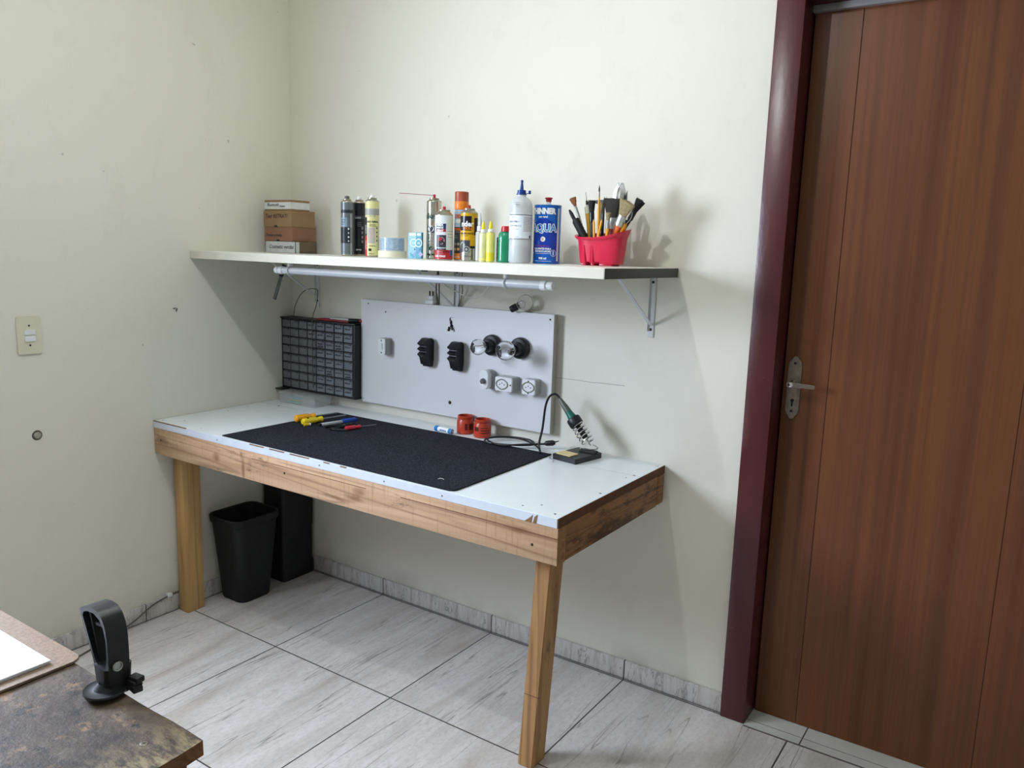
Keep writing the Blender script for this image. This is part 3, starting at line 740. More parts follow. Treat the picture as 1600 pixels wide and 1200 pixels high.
b = BM(); box(b, L - .0025, L, -D + .0005, -0.001, HB - .0285, HB - .0006); obj('raw_edge', b, M_raw, t, label='bare brown right edge')
# chips and joints in the laminate
M_chip = mat('bare_chip', '7b5c41', 0.85, var=0.2, scale=80)
for x0, x1 in ((.003, .225), (.61, .69), (.72, .80), (.83, .93), (1.0, 1.03), (1.08, 1.11)):
    b = BM(); box(b, x0, x1, -D - .0009, -D + (.0022 if x0 < .1 else .0012), HB - .0034, HB + .0003); obj('edge_chip', b, M_chip, t, label='bare chipped edge')
for P in ([(1.822, -.0285), (1.846, -.0285), (1.850, -.004), (1.843, -.012)], [(1.850, -.0285), (1.862, -.0285), (1.866, -.001), (1.855, -.010)]):
    b = BM(); prism(b, P, lambda u, v, a: (u, a, HB + v), -D - .0012, -D - .0004); obj('edge_chip', b, M_chip, t, label='bare splintered chip')
b = BM(); box(b, .001, L - .003, -.1965, -.1955, HB - .0005, HB + .00035); obj('joint_line', b, mat('joint_grey', '9fa6a6', 0.7), t)
for x, y, r in ((1.905, -.193, .004), (1.895, -.235, .0025), (1.911, -.447, .004), (1.903, -.705, .004), (1.918, -.03, .003), (1.79, -.70, .003), (1.83, -.66, .003), (.03, -.712, .003), (.10, -.66, .0025), (.13, -.20, .006), (.06, -.42, .0025), (.33, -.56, .002), (.27, -.70, .002), (.04, -.3, .003)):
    b = BM(); lathe(b, [(r, -.0002), (r, .0005), (r * .5, .0008), (.0001, .0005)], (x, y, HB), seg=12); obj('screw', b, M_screw, t)
for x in (.42, .98, 1.28, 1.52):
    b = BM(); lathe(b, [(.0025, 0), (.0025, .0008), (.0001, .0008)], (x, -D - .0006, HB - .016), (0, -1, 0), 10); obj('screw', b, M_screw, t)
b = BM(); box(b, 0.004, L, -D, -.690, ZB, HB - .0292, .002); fb = obj('front_beam', b, M_pine, t, label='pale sawn pine front beam')
for x in (.05, .80, 1.85):
    b = BM(); lathe(b, [(.0045, -.0003), (.0045, .0006), (.0001, .0004)], (x, -D, ZB + (.062 if x < 1 else .045)), (0, -1, 0), 12); obj('screw', b, M_screw, t)
b = BM(); tube(b, [(.62, -D - .0002, ZB + .085), (.9, -D - .0002, ZB + .084), (1.2, -D - .0002, ZB + .083)], .0010, 4)
tube(b, [(1.35, -D - .0002, ZB + .084), (1.7, -D - .0002, ZB + .083), (1.932, -D - .0002, ZB + .079)], .0012, 4); obj('crack', b, mat('crack_brown', '6a452d', 0.9), fb)
b = BM(); box(b, L - .0003, L + .0004, -D + .001, -.692, ZB + .001, HB - .0295); obj('beam_end', b, M_end, fb, label='end grain')
b = BM(); box(b, L - .045, L - .0006, -.6895, -.056, ZB + .002, HB - .0294, .001); obj('side_beam', b, M_stained, t, label='dark stained right side beam')
b = BM(); box(b, L - .03, L + .003, -.054, -.004, ZB + .004, HB - .0296, .006); obj('end_block', b, M_stained, t, label='small upright end block')
b = BM(); box(b, .012, L - .046, -.045, -.004, ZB + .01, HB - .0294, .001); obj('back_beam', b, M_pine, t)
b = BM(); box(b, .002, .040, -.689, -.046, ZB + .01, HB - .0294, .001); obj('left_beam', b, M_pine, t)
b = BM(); box(b, .020, .077, -.664, -.580, 0, ZB + .06, .0025); obj('leg', b, M_pine_leg, t, label='yellowish pine left leg')
b = BM()
prism(b, [(1.783, 0), (1.835, 0), (1.882, ZB + .10), (1.830, ZB + .10)], lambda u, v, a: (u, a, v), -.668, -.592, .0025)
# the short offcut line seen on the leg
obj('leg', b, M_leg_dark, t, label='weathered right leg leaning inward')
b = BM(); box(b, 1.798, 1.8530, -.6688, -.6675, .245, .2465); obj('pencil_line', b, M_raw, t)

# felt mat
def felt():
    g = NG('charcoal_felt', 0.95, spec=0.1)
    n = g.noise(g.mapping(scale=(1, 1, 1)), 260, 4, 0.8); n2 = g.noise(g.mapping(), 9, 4)
    c = g.ramp(n, [(0.36, '121318'), (0.52, '202228'), (0.68, '555862')])
    c = g.mix(g.ramp(n2, [(0.4, 0.0), (0.7, 0.25)]), c, '2f323b'); g.color(c); g.bump(n, 0.8, 0.002); return g.m
b = BM(); 
mx0, mx1, my0, my1 = .437, 1.556, -.728, -.143
poly = [(mx0, my0), (mx1 - .02, my0), (mx1 - .006, my0 + .006), (mx1, my0 + .02), (mx1 - .004, my1 - .001), (mx0 + .01, my1)]
prism(b, poly, lambda u, v, a: (u, v, a), HB + .0006, HB + .0046, .0008)
tag(obj('felt_mat', b, felt(), None), 'large dark charcoal felt mat laid on the white benchtop', 'mat')
MZ = HB + .0046
b = BM(); tube(b, smooth_path([(1.44, -.66, MZ + .0008), (1.447, -.655, MZ + .003), (1.458, -.652, MZ + .001)], 4), .0008, 5)
tag(obj('wire_scrap', b, M_pwhite, None), 'tiny curled white scrap on the front of the felt mat', 'scrap')

# screwdrivers and small tools, each along local +x
def aimed(x0, y0, x1, y1): return math.atan2(y1 - y0, x1 - x0)
def screwdriver(x0, y0, x1, y1, R, hl, col, lab, sr=.0025, z=None):
    t = thing('screwdriver', lab, 'screwdriver', (x0, y0, (z or MZ) + R), rz=aimed(x0, y0, x1, y1), group='screwdrivers on the felt mat')
    ln = math.hypot(x1 - x0, y1 - y0)
    b = BM(); pr = [(.0001, 0), (R * .7, .0), (R * .95, .004), (R, .010), (R * .97, hl * .62), (R * .70, hl * .72), (R * .68, hl * .80), (R * .9, hl * .88), (R * .85, hl * .97), (R * .5, hl), (.0001, hl)]
    lathe(b, pr, axis=(1, 0, 0), seg=12); obj('handle', b, mat(col[1], col[0], 0.3, var=0.04, coat=0.3), t, smooth=28)
    b = BM(); tube(b, [(hl - .001, 0, 0), (ln - .012, 0, 0), (ln - .010, 0, 0), (ln, 0, 0)], [sr, sr, sr * 1.1, sr * .4], 8); obj('shaft', b, M_metal, t)
screwdriver(.470, -.400, .507, -.195, .0155, .095, ('f0a80f', 'orange_yellow_handle'), 'thick orange-yellow handled screwdriver, farthest left on the felt mat', .003)
screwdriver(.530, -.415, .560, -.200, .0135, .098, ('e9cf1e', 'yellow_handle'), 'yellow handled screwdriver with a dark hole beside the orange one on the mat', .003)
b = BM(); lathe(b, [(.0042, 0), (.0042, .0012), (.0001, .0012)], (0, 0, 0), (0, -.3, 1), 10)
o = obj('hang_hole', b, M_black2, None, (.5335, -.389, MZ + .0265)); sd = [x for x in bpy.data.objects if x.name == 'screwdriver.001'][0]
o.parent = sd; o.matrix_parent_inverse = Matrix.Identity(4); o.location = Vector((.025, -.003, .0128)) * U
screwdriver(.730, -.372, .770, -.235, .0092, .070, ('c4263c', 'red_handle'), 'small red handled screwdriver lying alone on the right of the tools', .0013)
t = thing('utility_knife', 'silver and blue snap-off knife among the tools on the mat', 'knife', (.596, -.375, MZ + .006), rz=aimed(.596, -.375, .628, -.21))
b = BM(); box(b, 0, .10, -.008, .008, -.006, .005, .003); obj('body', b, mat('silver_grey_plastic', 'b9bdc3', 0.35), t)
b = BM(); box(b, .1002, .168, -.010, .010, -.006, .008, .003); obj('grip', b, mat('blue_plastic', '1f4fb0', 0.35), t, label='blue grip')
b = BM(); box(b, -.012, .0, -.008, .008, -.006, .006, .002); obj('end_cap', b, M_black, t)
t = thing('small_pliers', 'small black pliers lying between the yellow and red screwdrivers', 'pliers', (.66, -.40, MZ + .006), rz=1.35)
for s in (-1, 1):
    b = BM(); tube(b, smooth_path([(0, s * .020, 0), (.03, s * .022, 0), (.07, s * .010, 0), (.085, s * .003, 0)], 4), .0055, 8); obj('handle', b, M_black2, t)
b = BM(); prism(b, [(.08, -.010), (.095, -.011), (.125, -.003), (.125, .003), (.095, .011), (.08, .010)], lambda u, v, a: (u, v, a), -.004, .004, .001); obj('jaw', b, M_screw, t)
b = BM(); tube(b, [(0, 0, 0), (.02, 0, 0)], .0062, 10)
q = tag(obj('driver_bit', b, mat('amber_plastic', 'd9b02a', 0.35), None, (.552, -.425, MZ + .0064), rz=1.2), 'short yellow cylinder with a white tip in front of the yellow screwdriver', 'bit')
b = BM(); lathe(b, [(.0001, .0201), (.0055, .0201), (.0055, .027), (.0001, .027)], axis=(1, 0, 0), seg=10); obj('tip', b, M_pwhite, q)
b = BM(); lathe(b, [(.0001, 0), (.005, .002), (.006, .006), (.004, .010), (.0001, .0105)], seg=12)
tag(obj('orange_bead', b, mat('orange_plastic', 'd89a3a', 0.4), None, (.681, -.325, MZ + .0003)), 'tiny orange cap on the mat beside the blue knife grip', 'cap')
b = BM(); tube(b, [(0, 0, 0), (.055, 0, 0), (.065, 0, 0)], [.005, .005, .002], 8)
tag(obj('black_marker', b, M_black2, None, (.690, -.405, MZ + .0055), rz=.5), 'short black marker half hidden beside the red screwdriver', 'marker')

# red jars
M_jar = mat('red_brown_plastic', 'b23a22', 0.35, var=0.08, coat=0.2)
for x, y, lab, flip in ((1.098, -.068, 'red open jar standing at the wall, left of the two', 0), (1.190, -.078, 'red open jar nearest the black cord, right of the two', 1)):
    t = thing('red_jar', lab, 'jar', (x, y, HB + .0004), group='red jars on the bench')
    b = BM(); lathe(b, [(.0001, 0), (.031, 0), (.0345, .004), (.035, .012), (.0345, .050), (.031, .056), (.0305, .060), (.032, .062), (.032, .071), (.029, .073), (.028, .070), (.028, .058), (.031, .050), (.031, .005), (.0001, .004)], seg=32)
    obj('body', b, M_jar, t)
    b = BM(); th = math.atan2(-2.58 - y, 2.99 - x)
    if flip: patch(b, .0353, th - 1.0, th - .45, .028, .044); patch(b, .0353, th - .2, th + .9, .020, .023); patch(b, .0353, th - .2, th + .9, .030, .033); patch(b, .0353, th - .2, th + .7, .040, .042)
    else: patch(b, .0353, th - .05, th + .25, .018, .044); patch(b, .0353, th + .45, th + 1.0, .018, .044)
    obj('label', b, mat('dark_red_print', '4a130e', 0.5), t)
# flux tube
t = thing('flux_tube', 'white tube with blue cap and blue band lying in front of the red jars', 'tube', (1.020, -.125, HB + .0125), rz=-.10)
b = BM(); lathe(b, [(.0001, -.03), (.0115, -.03), (.012, -.028), (.012, -.014), (.0001, -.014)], axis=(1, 0, 0), seg=18); obj('cap', b, mat('sky_blue', '1f7fc4', 0.35), t)
b = BM(); lathe(b, [(.0102, -.0138), (.0105, .045), (.0105, .060), (.0105, .061), (.004, .064), (.003, .085), (.0001, .086)], axis=(1, 0, 0), seg=18, mis=[0, 1, 0, 2, 2, 2]); obj('barrel', b, [M_pwhite, MATS['sky_blue'], M_clear], t)
b = BM()
for k in range(4): box(b, .002 + k * .009, .008 + k * .009, -.0108, -.0100, -.003, .003)
obj('print', b, mat('blue_print', '4b6ea8', 0.5), t)

# soldering station
t = thing('soldering_stand', 'black soldering iron stand with a yellow sponge at the right of the bench', 'stand', (1.646, -.122, HB + .0004), rz=math.radians(-10))
b = BM()
prism(b, rrect(.108, .150, .004), lambda u, v, a: (u, v, a), 0.0, .019, .0015)
obj('base', b, M_black, t)
b = BM(); prism(b, rrect(.066, .050, .004), lambda u, v, a: (u - .014, v - .040, a), .0191, .0225, .001); obj('sponge', b, mat('yellow_sponge', 'd8c793', 0.9, bump=0.3, bscale=300), t, label='pale yellow sponge')
b = BM(); prism(b, [(-.02, .0), (.045, .01), (.03, .05), (-.03, .045)], lambda u, v, a: (u + .01, v + .02, a), .0191, .024, .001)
lathe(b, [(.005, .024), (.005, .027), (.0001, .027)], (-.02, .045, 0), seg=12, mis=[1, 1]); obj('clamp_plate', b, [M_black2, M_metal], t)
b = BM(); tube(b, smooth_path([(-.012, .045, .026), (.02, .052, .028), (.045, .055, .034), (.058, .04, .045), (.052, .02, .058)], 5), .0018, 7); obj('support_wire', b, M_metal, t)
# iron axis in world
A0 = Vector((1.690, -.118, .912)); A1 = Vector((1.562, -.105, 1.045)); ax = (A1 - A0).normalized(); uu, vv, _ = frame(ax)
b = BM(); pts = []
turns = 5.5; nn = 110; ln = .082
for k in range(nn + 1):
    f_ = k / nn; a = 2 * PI * turns * f_; r = .021 + .003 * math.sin(f_ * PI) 
    pts.append(A0 + ax * (ln * f_) + (uu * math.cos(a) + vv * math.sin(a)) * r)
off = Vector((1.646, -.122, HB + .0004)); Rm = Matrix.Rotation(math.radians(10), 3, 'Z')
loc = lambda p: Rm @ (Vector(p) - off)
tube(b, [loc(p) for p in pts], .0023, 6); obj('holder_coil', b, M_chrome, t, label='chrome spiral holder')
b = BM(); lathe(b, [(.0215, .078), (.025, .080), (.026, .086), (.026, .106), (.0235, .110), (.0175, .110), (.0175, .079), (.0215, .078)], loc(A0), tuple(Rm @ ax), 24); obj('holder_ring', b, M_black, t)
t = thing('soldering_iron', 'green and grey soldering iron resting in the chrome spiral holder', 'soldering iron', tuple(A0), group=None)
b = BM(); lathe(b, [(.0001, .018), (.006, .018), (.011, .026), (.011, .062), (.009, .064), (.009, .085), (.0001, .085)], axis=tuple(ax), seg=16); obj('barrel', b, mat('barrel_black', '141414', 0.35, 0.3), t)
b = BM(); lathe(b, [(.0001, -.012), (.002, -.010), (.0035, .004), (.0035, .018), (.0001, .018)], axis=tuple(ax), seg=10); obj('tip', b, M_metal, t)
b = BM(); lathe(b, [(.0001, .0852), (.0135, .0852), (.0168, .098), (.0168, .104), (.0165, .112), (.0125, .135), (.0125, .139)], axis=tuple(ax), seg=18); obj('collar', b, mat('teal_green', '0f6a55', 0.35), t, label='teal green collar')
b = BM(); lathe(b, [(.0125, .1392), (.0115, .160), (.0075, .190), (.0065, .197), (.0001, .198)], axis=tuple(ax), seg=18); obj('handle', b, mat('smoke_grey', '5d5f57', 0.35), t)
M_cord = mat('black_cord', '141416', 0.4)
E1 = A0 + ax * .196
cp = [E1, E1 + ax * .016 + Vector((0, 0, .0)), (1.533, -.108, 1.070), (1.514, -.112, 1.058), (1.502, -.118, 1.02), (1.500, -.13, .94), (1.500, -.15, .885), (1.520, -.170, .8575)]
b = BM(); tube(b, smooth_path([Vector(p) - A0 for p in cp], 7), .0042, 8); obj('cord', b, M_cord, t)
b = BM()
lp = [(1.520, -.170, .8575), (1.480, -.120, .860), (1.42, -.075, .861), (1.34, -.045, .861), (1.27, -.075, .861), (1.25, -.13, .861), (1.28, -.175, .861), (1.36, -.165, .862), (1.44, -.10, .862), (1.40, -.055, .866), (1.33, -.060, .867), (1.27, -.10, .866), (1.27, -.155, .866), (1.35, -.185, .863), (1.43, -.13, .868), (1.485, -.085, .870)]
tube(b, smooth_path([Vector(p) - A0 for p in lp], 7), .0036, 8); obj('coiled_cord', b, M_cord, t)
b = BM(); PR = [(.0001, 0), (.006, 0), (.010, .006), (.011, .03), (.006, .04), (.0001, .04)]
lathe(b, PR, Vector((1.485, -.085, .872)) - A0, (.8, .35, .12), 12); 
for s in (-1, 1): tube(b, [Vector((1.513 , -.072 + s * .006, .879)) - A0, Vector((1.530, -.064 + s * .006, .883)) - A0], .002, 6)
obj('plug', b, M_black, t)
b = BM(); tube(b, smooth_path([(1.56, -.165, .8512), (1.57, -.19, .8512), (1.59, -.20, .8515), (1.61, -.232, .852)], 5), .0012, 5)
tag(obj('thin_wire', b, mat('grey_wire', '8d9494', 0.5), None), 'thin grey wire on the white benchtop beside the soldering stand', 'wire')

# ------------------------------------------------------------ bins under the bench
t = thing('waste_bin', 'black tapered waste bin standing under the left end of the workbench', 'bin', (.108, -.385, 0))
rings = []
def rr3(w0, h0, r, z, cx=0, cy=0): return [(x, y, z) for x, y in rrect(w0, h0, r, 6, cx, cy)]
b = BM()
loft(b, [rr3(.155, .165, .035, .0005), rr3(.16, .17, .037, .006), rr3(.195, .235, .04, .352), rr3(.214, .250, .045, .362), rr3(.216, .254, .045, .388), rr3(.210, .248, .043, .392), rr3(.196, .234, .04, .388), rr3(.188, .226, .038, .35), rr3(.150, .160, .033, .008)], True, True)
obj('body', b, M_black2, t)
t = thing('storage_crate', 'black box with rounded foot in the corner under the bench, lower of the stack', 'crate', (.079, -.108, 0), group='black crates under the bench')
b = BM(); loft(b, [rr3(.140, .190, .02, .0005), rr3(.146, .196, .022, .012), rr3(.146, .196, .022, .06), rr3(.134, .185, .018, .075), rr3(.134, .188, .018, .235)], True, True); obj('body', b, M_black2, t)
t = thing('storage_crate', 'black box on top of the other one in the corner under the bench', 'crate', (.079, -.108, .2355), group='black crates under the bench')
b = BM(); loft(b, [rr3(.134, .186, .018, 0.0), rr3(.138, .192, .018, .01), rr3(.142, .198, .018, .33), rr3(.136, .192, .018, .335)], True, True); obj('body', b, M_black2, t)

# ------------------------------------------------------------ shelf things
SZ = HS + .0004
def face(x, y): return math.atan2(-2.5814 - y, 2.9943 - x)
# cardboard boxes
bx, by = .235, -.19
def carton(z0, z1, x0, x1, y0, y1, m, lab, name='cardboard_box', rz=0):
    t = thing(name, lab, 'box', ((x0 + x1) / 2, (y0 + y1) / 2, SZ + z0), rz=rz, group='small cartons stacked in the corner')
    b = BM(); w2, d2, h = (x1 - x0) / 2, (y1 - y0) / 2, z1 - z0 - .0004
    box(b, -w2, w2, -d2, d2, 0, h, .0015, 1); obj('body', b, m, t); return t, w2, d2, h
def handwriting(t, d2, h, items):
    b = BM()
    for body, size, x, z in items: flat_text(b, body, size, lambda u, v: (x + u, -d2 - .0006, z + v), shear=.25, bold=.0003, align='LEFT')
    obj('handwriting', b, M_ink, t)
M_card2 = mat('brown_card', '815c46', 0.85, var=0.06, scale=14); M_card3 = mat('dark_card', '5f5140', 0.85, var=0.1, scale=20)
t, w2, d2, h = carton(0, .0500, .070, .262, -.205, -.085, M_card3, 'brown cardboard box with a white handwritten label, bottom of the corner stack')
b = BM(); box(b, -w2 - .0004, w2 + .0006, -d2 - .0006, -d2 + .002, .001, h - .001); box(b, w2 - .001, w2 + .0006, -d2 - .0006, -d2 + .022, .001, h - .001); obj('label', b, mat('grey_white_paper', 'b9bbb6', 0.7), t, label='white label')
handwriting(t, d2 + .0004, h, [('Cosmetic vendas', .023, -w2 + .022, .026)])
t, w2, d2, h = carton(.0500, .1115, .060, .243, -.205, -.072, M_card2, 'reddish brown cardboard box, second from the bottom of the corner stack')
handwriting(t, d2, h, [('Trenas e molas', .017, -w2 + .012, .026)])
b = BM(); prism(b, [(-.012, 0), (.012, 0), (.006, .008), (-.006, .008)], lambda u, v, a: (u, a, v), -d2 - .0006, -d2 + .001); obj('tab_hole', b, M_black2, t)
t, w2, d2, h = carton(.1115, .1825, .056, .240, -.205, -.072, M_card, 'plain brown cardboard box with handwriting, third from the bottom of the corner stack')
handwriting(t, d2, h, [('Tear RETRATI', .024, -w2 + .012, .046)])
b = BM(); prism(b, [(-.012, 0), (.012, 0), (.006, .008), (-.006, .008)], lambda u, v, a: (u - .01, a, v), -d2 - .0006, -d2 + .001); obj('tab_hole', b, M_black2, t)
t, w2, d2, h = carton(.1825, .2280, .062, .236, -.202, -.098, M_card, 'flat cardboard box with a white taped label, topmost of the corner stack')
b = BM(); box(b, -w2 - .0004, w2 + .0005, -d2 - .0006, -d2 + .002, .006, h - .010); box(b, w2 - .001, w2 + .0006, -d2 - .0006, d2, .006, h - .010); obj('label', b, mat('white_tape', 'cbccc8', 0.5), t, label='white tape label')
handwriting(t, d2 + .0004, h, [('Bluetooth', .019, -w2 + .018, .024), (', chaves', .013, -w2 + .092, .018)])

# spray can builder ------------------------------------------------
M_tin = mat('tin_plate', 'a9a594', 0.28, 0.9, var=0.05)
def spray(x, y, R, H, lab, bands, nozzle, group=None, name='spray_can', cat='spray can', dome=True, nr=.009, dh=.010, nh=.017):
    """bands: [(z0 fraction, z1 fraction, material)]"""
    t = thing(name, lab, cat, (x, y, SZ), rz=0, group=group)
    prof = [(.0001, .003), (R * .8, .003), (R * .93, 0), (R * 1.0, .003)]; mis = [0, 0, 0]
    mats_ = [M_tin]
    for z0, z1, m in bands:
        if m not in mats_: mats_.append(m)
        if prof[-1] != (R, z0 * H): prof.append((R, z0 * H + .0001)); mis.append(0)
        prof.append((R, z1 * H)); mis.append(mats_.index(m))
    if dome:
        prof += [(R * 1.0, H + .001), (R * .93, H + .004), (R * .72, H + dh * .8), (R * .64, H + dh), (R * .66, H + dh + .002), (R * .65, H + dh + .005), (R * .58, H + dh + .006), (R * .52, H + dh + .002), (.0001, H + dh + .0015)]; mis += [0] * 9
    else: prof += [(.0001, H)]; mis += [0]
    b = BM(); lathe(b, prof, seg=36, mis=mis); obj('body', b, mats_, t)
    if nozzle:
        b = BM(); lathe(b, [(nr * .6, H + dh + .0018), (nr * .6, H + dh + .005), (nr, H + dh + .0055), (nr * .92, H + dh + nh - .002), (nr * .7, H + dh + nh), (.0001, H + dh + nh)], seg=16)
        lathe(b, [(.0025, 0), (.0025, .0015), (.0001, .0015)], Vector((math.cos(face(x, y)) * (nr * .85), math.sin(face(x, y)) * (nr * .85), H + dh + nh * .65)), (math.cos(face(x, y)), math.sin(face(x, y)), 0), 10)
        obj('nozzle', b, nozzle, t)
    return t
M_gunmetal = mat('gunmetal_grey', '6d747a', 0.3, 0.35, var=0.05); M_navy = mat('navy_black', '1c2530', 0.35, var=0.1)
M_blk_gloss = mat('gloss_black_print', '16171d', 0.25, var=0.1); M_yel_pale = mat('pale_yellow_print', 'd2cf92', 0.35, var=0.02)
M_grey_l = mat('light_grey_print', '9b9c98', 0.4); M_steelblue = mat('steel_blue_print', '7f92a2', 0.35)
M_redp = mat('red_print', 'b3202c', 0.35, var=0.03); M_darkrow = mat('charcoal_print', '343840', 0.35)
M_nzw = mat('nozzle_white', 'e8e8e4', 0.4); M_nzr = mat('nozzle_red', 'b01f33', 0.35); M_nzg = mat('nozzle_grey', '5a5a58', 0.4)
CH = .214
# grey can
x, y, R = .621, -.25, .0248
t = spray(x, y, R, CH - .004, 'gunmetal grey spray can, left of the three cans beside the cartons', [(.03, .80, M_gunmetal), (.80, .86, M_navy), (.86, 1, M_gunmetal)], M_nzg, 'three paint spray cans', nr=.0098, dh=.008); th = face(x, y)
b = BM(); R2 = R + .0004
patch(b, R2, th - 1.6, th + .9, .050, .112, 0); patch(b, R2 + .0001, th - 1.3, th - .0, .115, .150, 1); patch(b, R2 + .0002, th + .60, th + .68, .005, .165, 2)
for k in range(4): disc_patch(b, R2 + .0004, th + .22, .058 + k * .016, .0042, 2, 4 if k % 2 else 3)
for k in range(3): patch(b, R2 + .0003, th - 1.1, th - .5 + .1 * k, .123 + k * .008, .1255 + k * .008, 0)
obj('label', b, [M_navy, M_steelblue, M_pwhite], t)
# black can behind
x, y, R = .626, -.186, .0245
t = spray(x, y, R, CH - .003, 'black spray can standing between the grey and the pale yellow cans', [(.03, 1, M_blk_gloss)], M_nzw, 'three paint spray cans', nr=.0098, dh=.008); th = face(x, y); b = BM(); R2 = R + .0004
patch(b, R2, th - 1.5, th + 1.5, .148, .160, 0)
for k in range(4): patch(b, R2, th + .35, th + .62, .052 + k * .018, .063 + k * .018, 1)
wrap_text(b, 'LUXO', .009, R2, th - .25, .152, mi=2); patch(b, R2, th - .3, th + .45, .118, .1195, 1); wrap_text(b, 'spray', .011, R2, th - .15, .026, mi=2)
patch(b, R2, th - .35, th + .35, .124, .126, 1); patch(b, R2, th - .35, th + .35, .131, .133, 1)
obj('label', b, [M_darkrow, mat('mid_grey_print', '6c7078', 0.4), M_pwhite], t)
# pale yellow can
x, y, R = .787, -.28, .0268
t = spray(x, y, R, CH - .004, 'pale yellow spray can with a grey band, right of the three cans', [(.03, .755, M_yel_pale), (.755, .87, M_grey_l), (.87, 1, M_yel_pale)], M_nzw, 'three paint spray cans', nr=.0098, dh=.008); th = face(x, y); b = BM(); R2 = R + .0004
patch(b, R2, th - 1.35, th - .83, .002, .080, 2); patch(b, R2, th - 1.35, th - .83, .080, .150, 3)
wrap_text(b, 'SPRAY', .012, R2 + .0003, th - 1.08, .045, vert=True, mi=1); wrap_text(b, 'LUXO', .012, R2 + .0003, th - 1.08, .105, vert=True, mi=1)
wrap_text(b, 'COLOR', .010, R2, th - .12, .154, bold=.0003, mi=4); wrap_text(b, 'USO GERAL', .0095, R2, th + .05, .133, bold=.0004, mi=0); wrap_text(b, 'interior', .008, R2, th + .05, .123, mi=0); patch(b, R2, th - .55, th + .7, .1165, .118, 0)
patch(b, R2, th - .70, th + .42, .052, .112, 4); disc_patch(b, R2 + .0003, th - .12, .085, .017, 5, 14); disc_patch(b, R2 + .0004, th - .30, .097, .006, 4, 10); disc_patch(b, R2 + .0004, th + .0, .072, .007, 4, 10)
for k in range(4): disc_patch(b, R2, th + .72, .062 + k * .016, .0035, 0, 6)
patch(b, R2, th - .5, th + .5, .041, .043, 0); patch(b, R2, th - .55, th - .1, .022, .032, 0); wrap_text(b, '400ml', .009, R2, th - .1, .012, mi=0)
obj('label', b, [M_ink, M_pwhite, M_redp, M_navy, mat('warm_grey_print', 'b3aba2', 0.4), mat('pinkish_print', 'c3a99f', 0.4)], t)

# tape rolls
t = thing('masking_tape', 'cream roll of masking tape lying under the clear tape roll', 'tape', (.864, -.25, SZ))
b = BM(); lathe(b, [(.034, 0), (.0545, 0), (.0545, .0255), (.034, .0255), (.034, 0)], seg=40); obj('roll', b, mat('cream_tape', 'ddd8bd', 0.5, var=0.02), t)
b = BM(); lathe(b, [(.0315, 0.0003), (.0338, 0.0003), (.0338, .0252), (.0315, .0252), (.0315, .0003)], seg=40); obj('core', b, M_card, t)
t = thing('packing_tape', 'wide clear tape roll with pale blue print on top of the masking tape', 'tape', (.864, -.25, SZ + .026))
b = BM(); lathe(b, [(.040, 0), (.0475, 0), (.0475, .049), (.040, .049), (.040, 0)], seg=40); obj('roll', b, mat('pale_blue_tape', 'a9bccb', 0.15, var=0.05, scale=40, coat=0.5), t)
b = BM(); lathe(b, [(.0375, 0.0003), (.0398, 0.0003), (.0398, .0487), (.0375, .0487), (.0375, .0003)], seg=40); obj('core', b, M_card, t)
b = BM(); th = face(.868, -.25)
rnd = random.Random(5)
for k in range(7):
    for j in range(6):
        a = th - 1.2 + j * .42 + rnd.uniform(-.06, .06); patch(b, .0479, a, a + rnd.uniform(.15, .32), .006 + k * .006, .0078 + k * .006, 0, 4)
obj('print', b, mat('blue_grey_print', '6788b0', 0.4), t)

# small blue cartons
M_cyan = mat('light_cyan_card', '86b7cc', 0.45, var=0.04); M_teal = mat('teal_card', '3f8aa0', 0.45, var=0.1, scale=60)
for x, y, w0, d0, h0, lab, m in ((.962, -.232, .050, .016, .097, 'light blue small carton with a white ring emblem, left one beside the silver can', M_cyan), (1.003, -.252, .026, .012, .097, 'teal blue small carton half hidden behind the silver can', M_teal)):
    t = thing('small_carton', lab, 'box', (x, y, SZ), rz=.12, group='small blue cartons')
    b = BM(); box(b, -w0 / 2, w0 / 2, -d0 / 2, d0 / 2, 0, h0, .0008, 1); obj('body', b, m, t)
    b = BM(); yy = -d0 / 2 - .0005
    def disc(cx, cz, r, mi, n=20, rin=0):
        o_ = [b.verts.new((cx + r * math.cos(2 * PI * k / n), yy, cz + r * math.sin(2 * PI * k / n))) for k in range(n)]
        if rin:
            i_ = [b.verts.new((cx + rin * math.cos(2 * PI * k / n), yy, cz + rin * math.sin(2 * PI * k / n))) for k in range(n)]
            for k in range(n): b.faces.new([o_[k], o_[(k + 1) % n], i_[(k + 1) % n], i_[k]]).material_index = mi
        else: b.faces.new(o_).material_index = mi
    disc(0, .058, .0155, 0, 24, .0125); box(b, -w0 / 2 + .006, w0 / 2 - .004, yy, yy + .0004, h0 - .012, h0 - .003, mi=0)
    flat_text(b, 'm', .016, lambda u, v: (u, yy - .0001, .058 + v), mi=0)
    yy -= .0002; disc(-.010, .014, .010, 1, 3); disc(.009, .016, .011, 2, 4); disc(.006, .034, .006, 3, 3); disc(-.001, .008, .007, 1, 6)
    obj('label', b, [M_pwhite, mat('aqua_print', '2f9aa3', 0.4), mat('lilac_print', '9a8ac6', 0.4), mat('deep_blue_print', '2c4a9a', 0.4)], t)
t = thing('grey_cardboard_tab', 'small grey-brown card packet standing behind the blue cartons', 'packet', (.985, -.150, SZ))
b = BM(); box(b, -.018, .018, -.008, .008, 0, .118, .001); obj('body', b, mat('grey_card', '9a9488', 0.8), t)

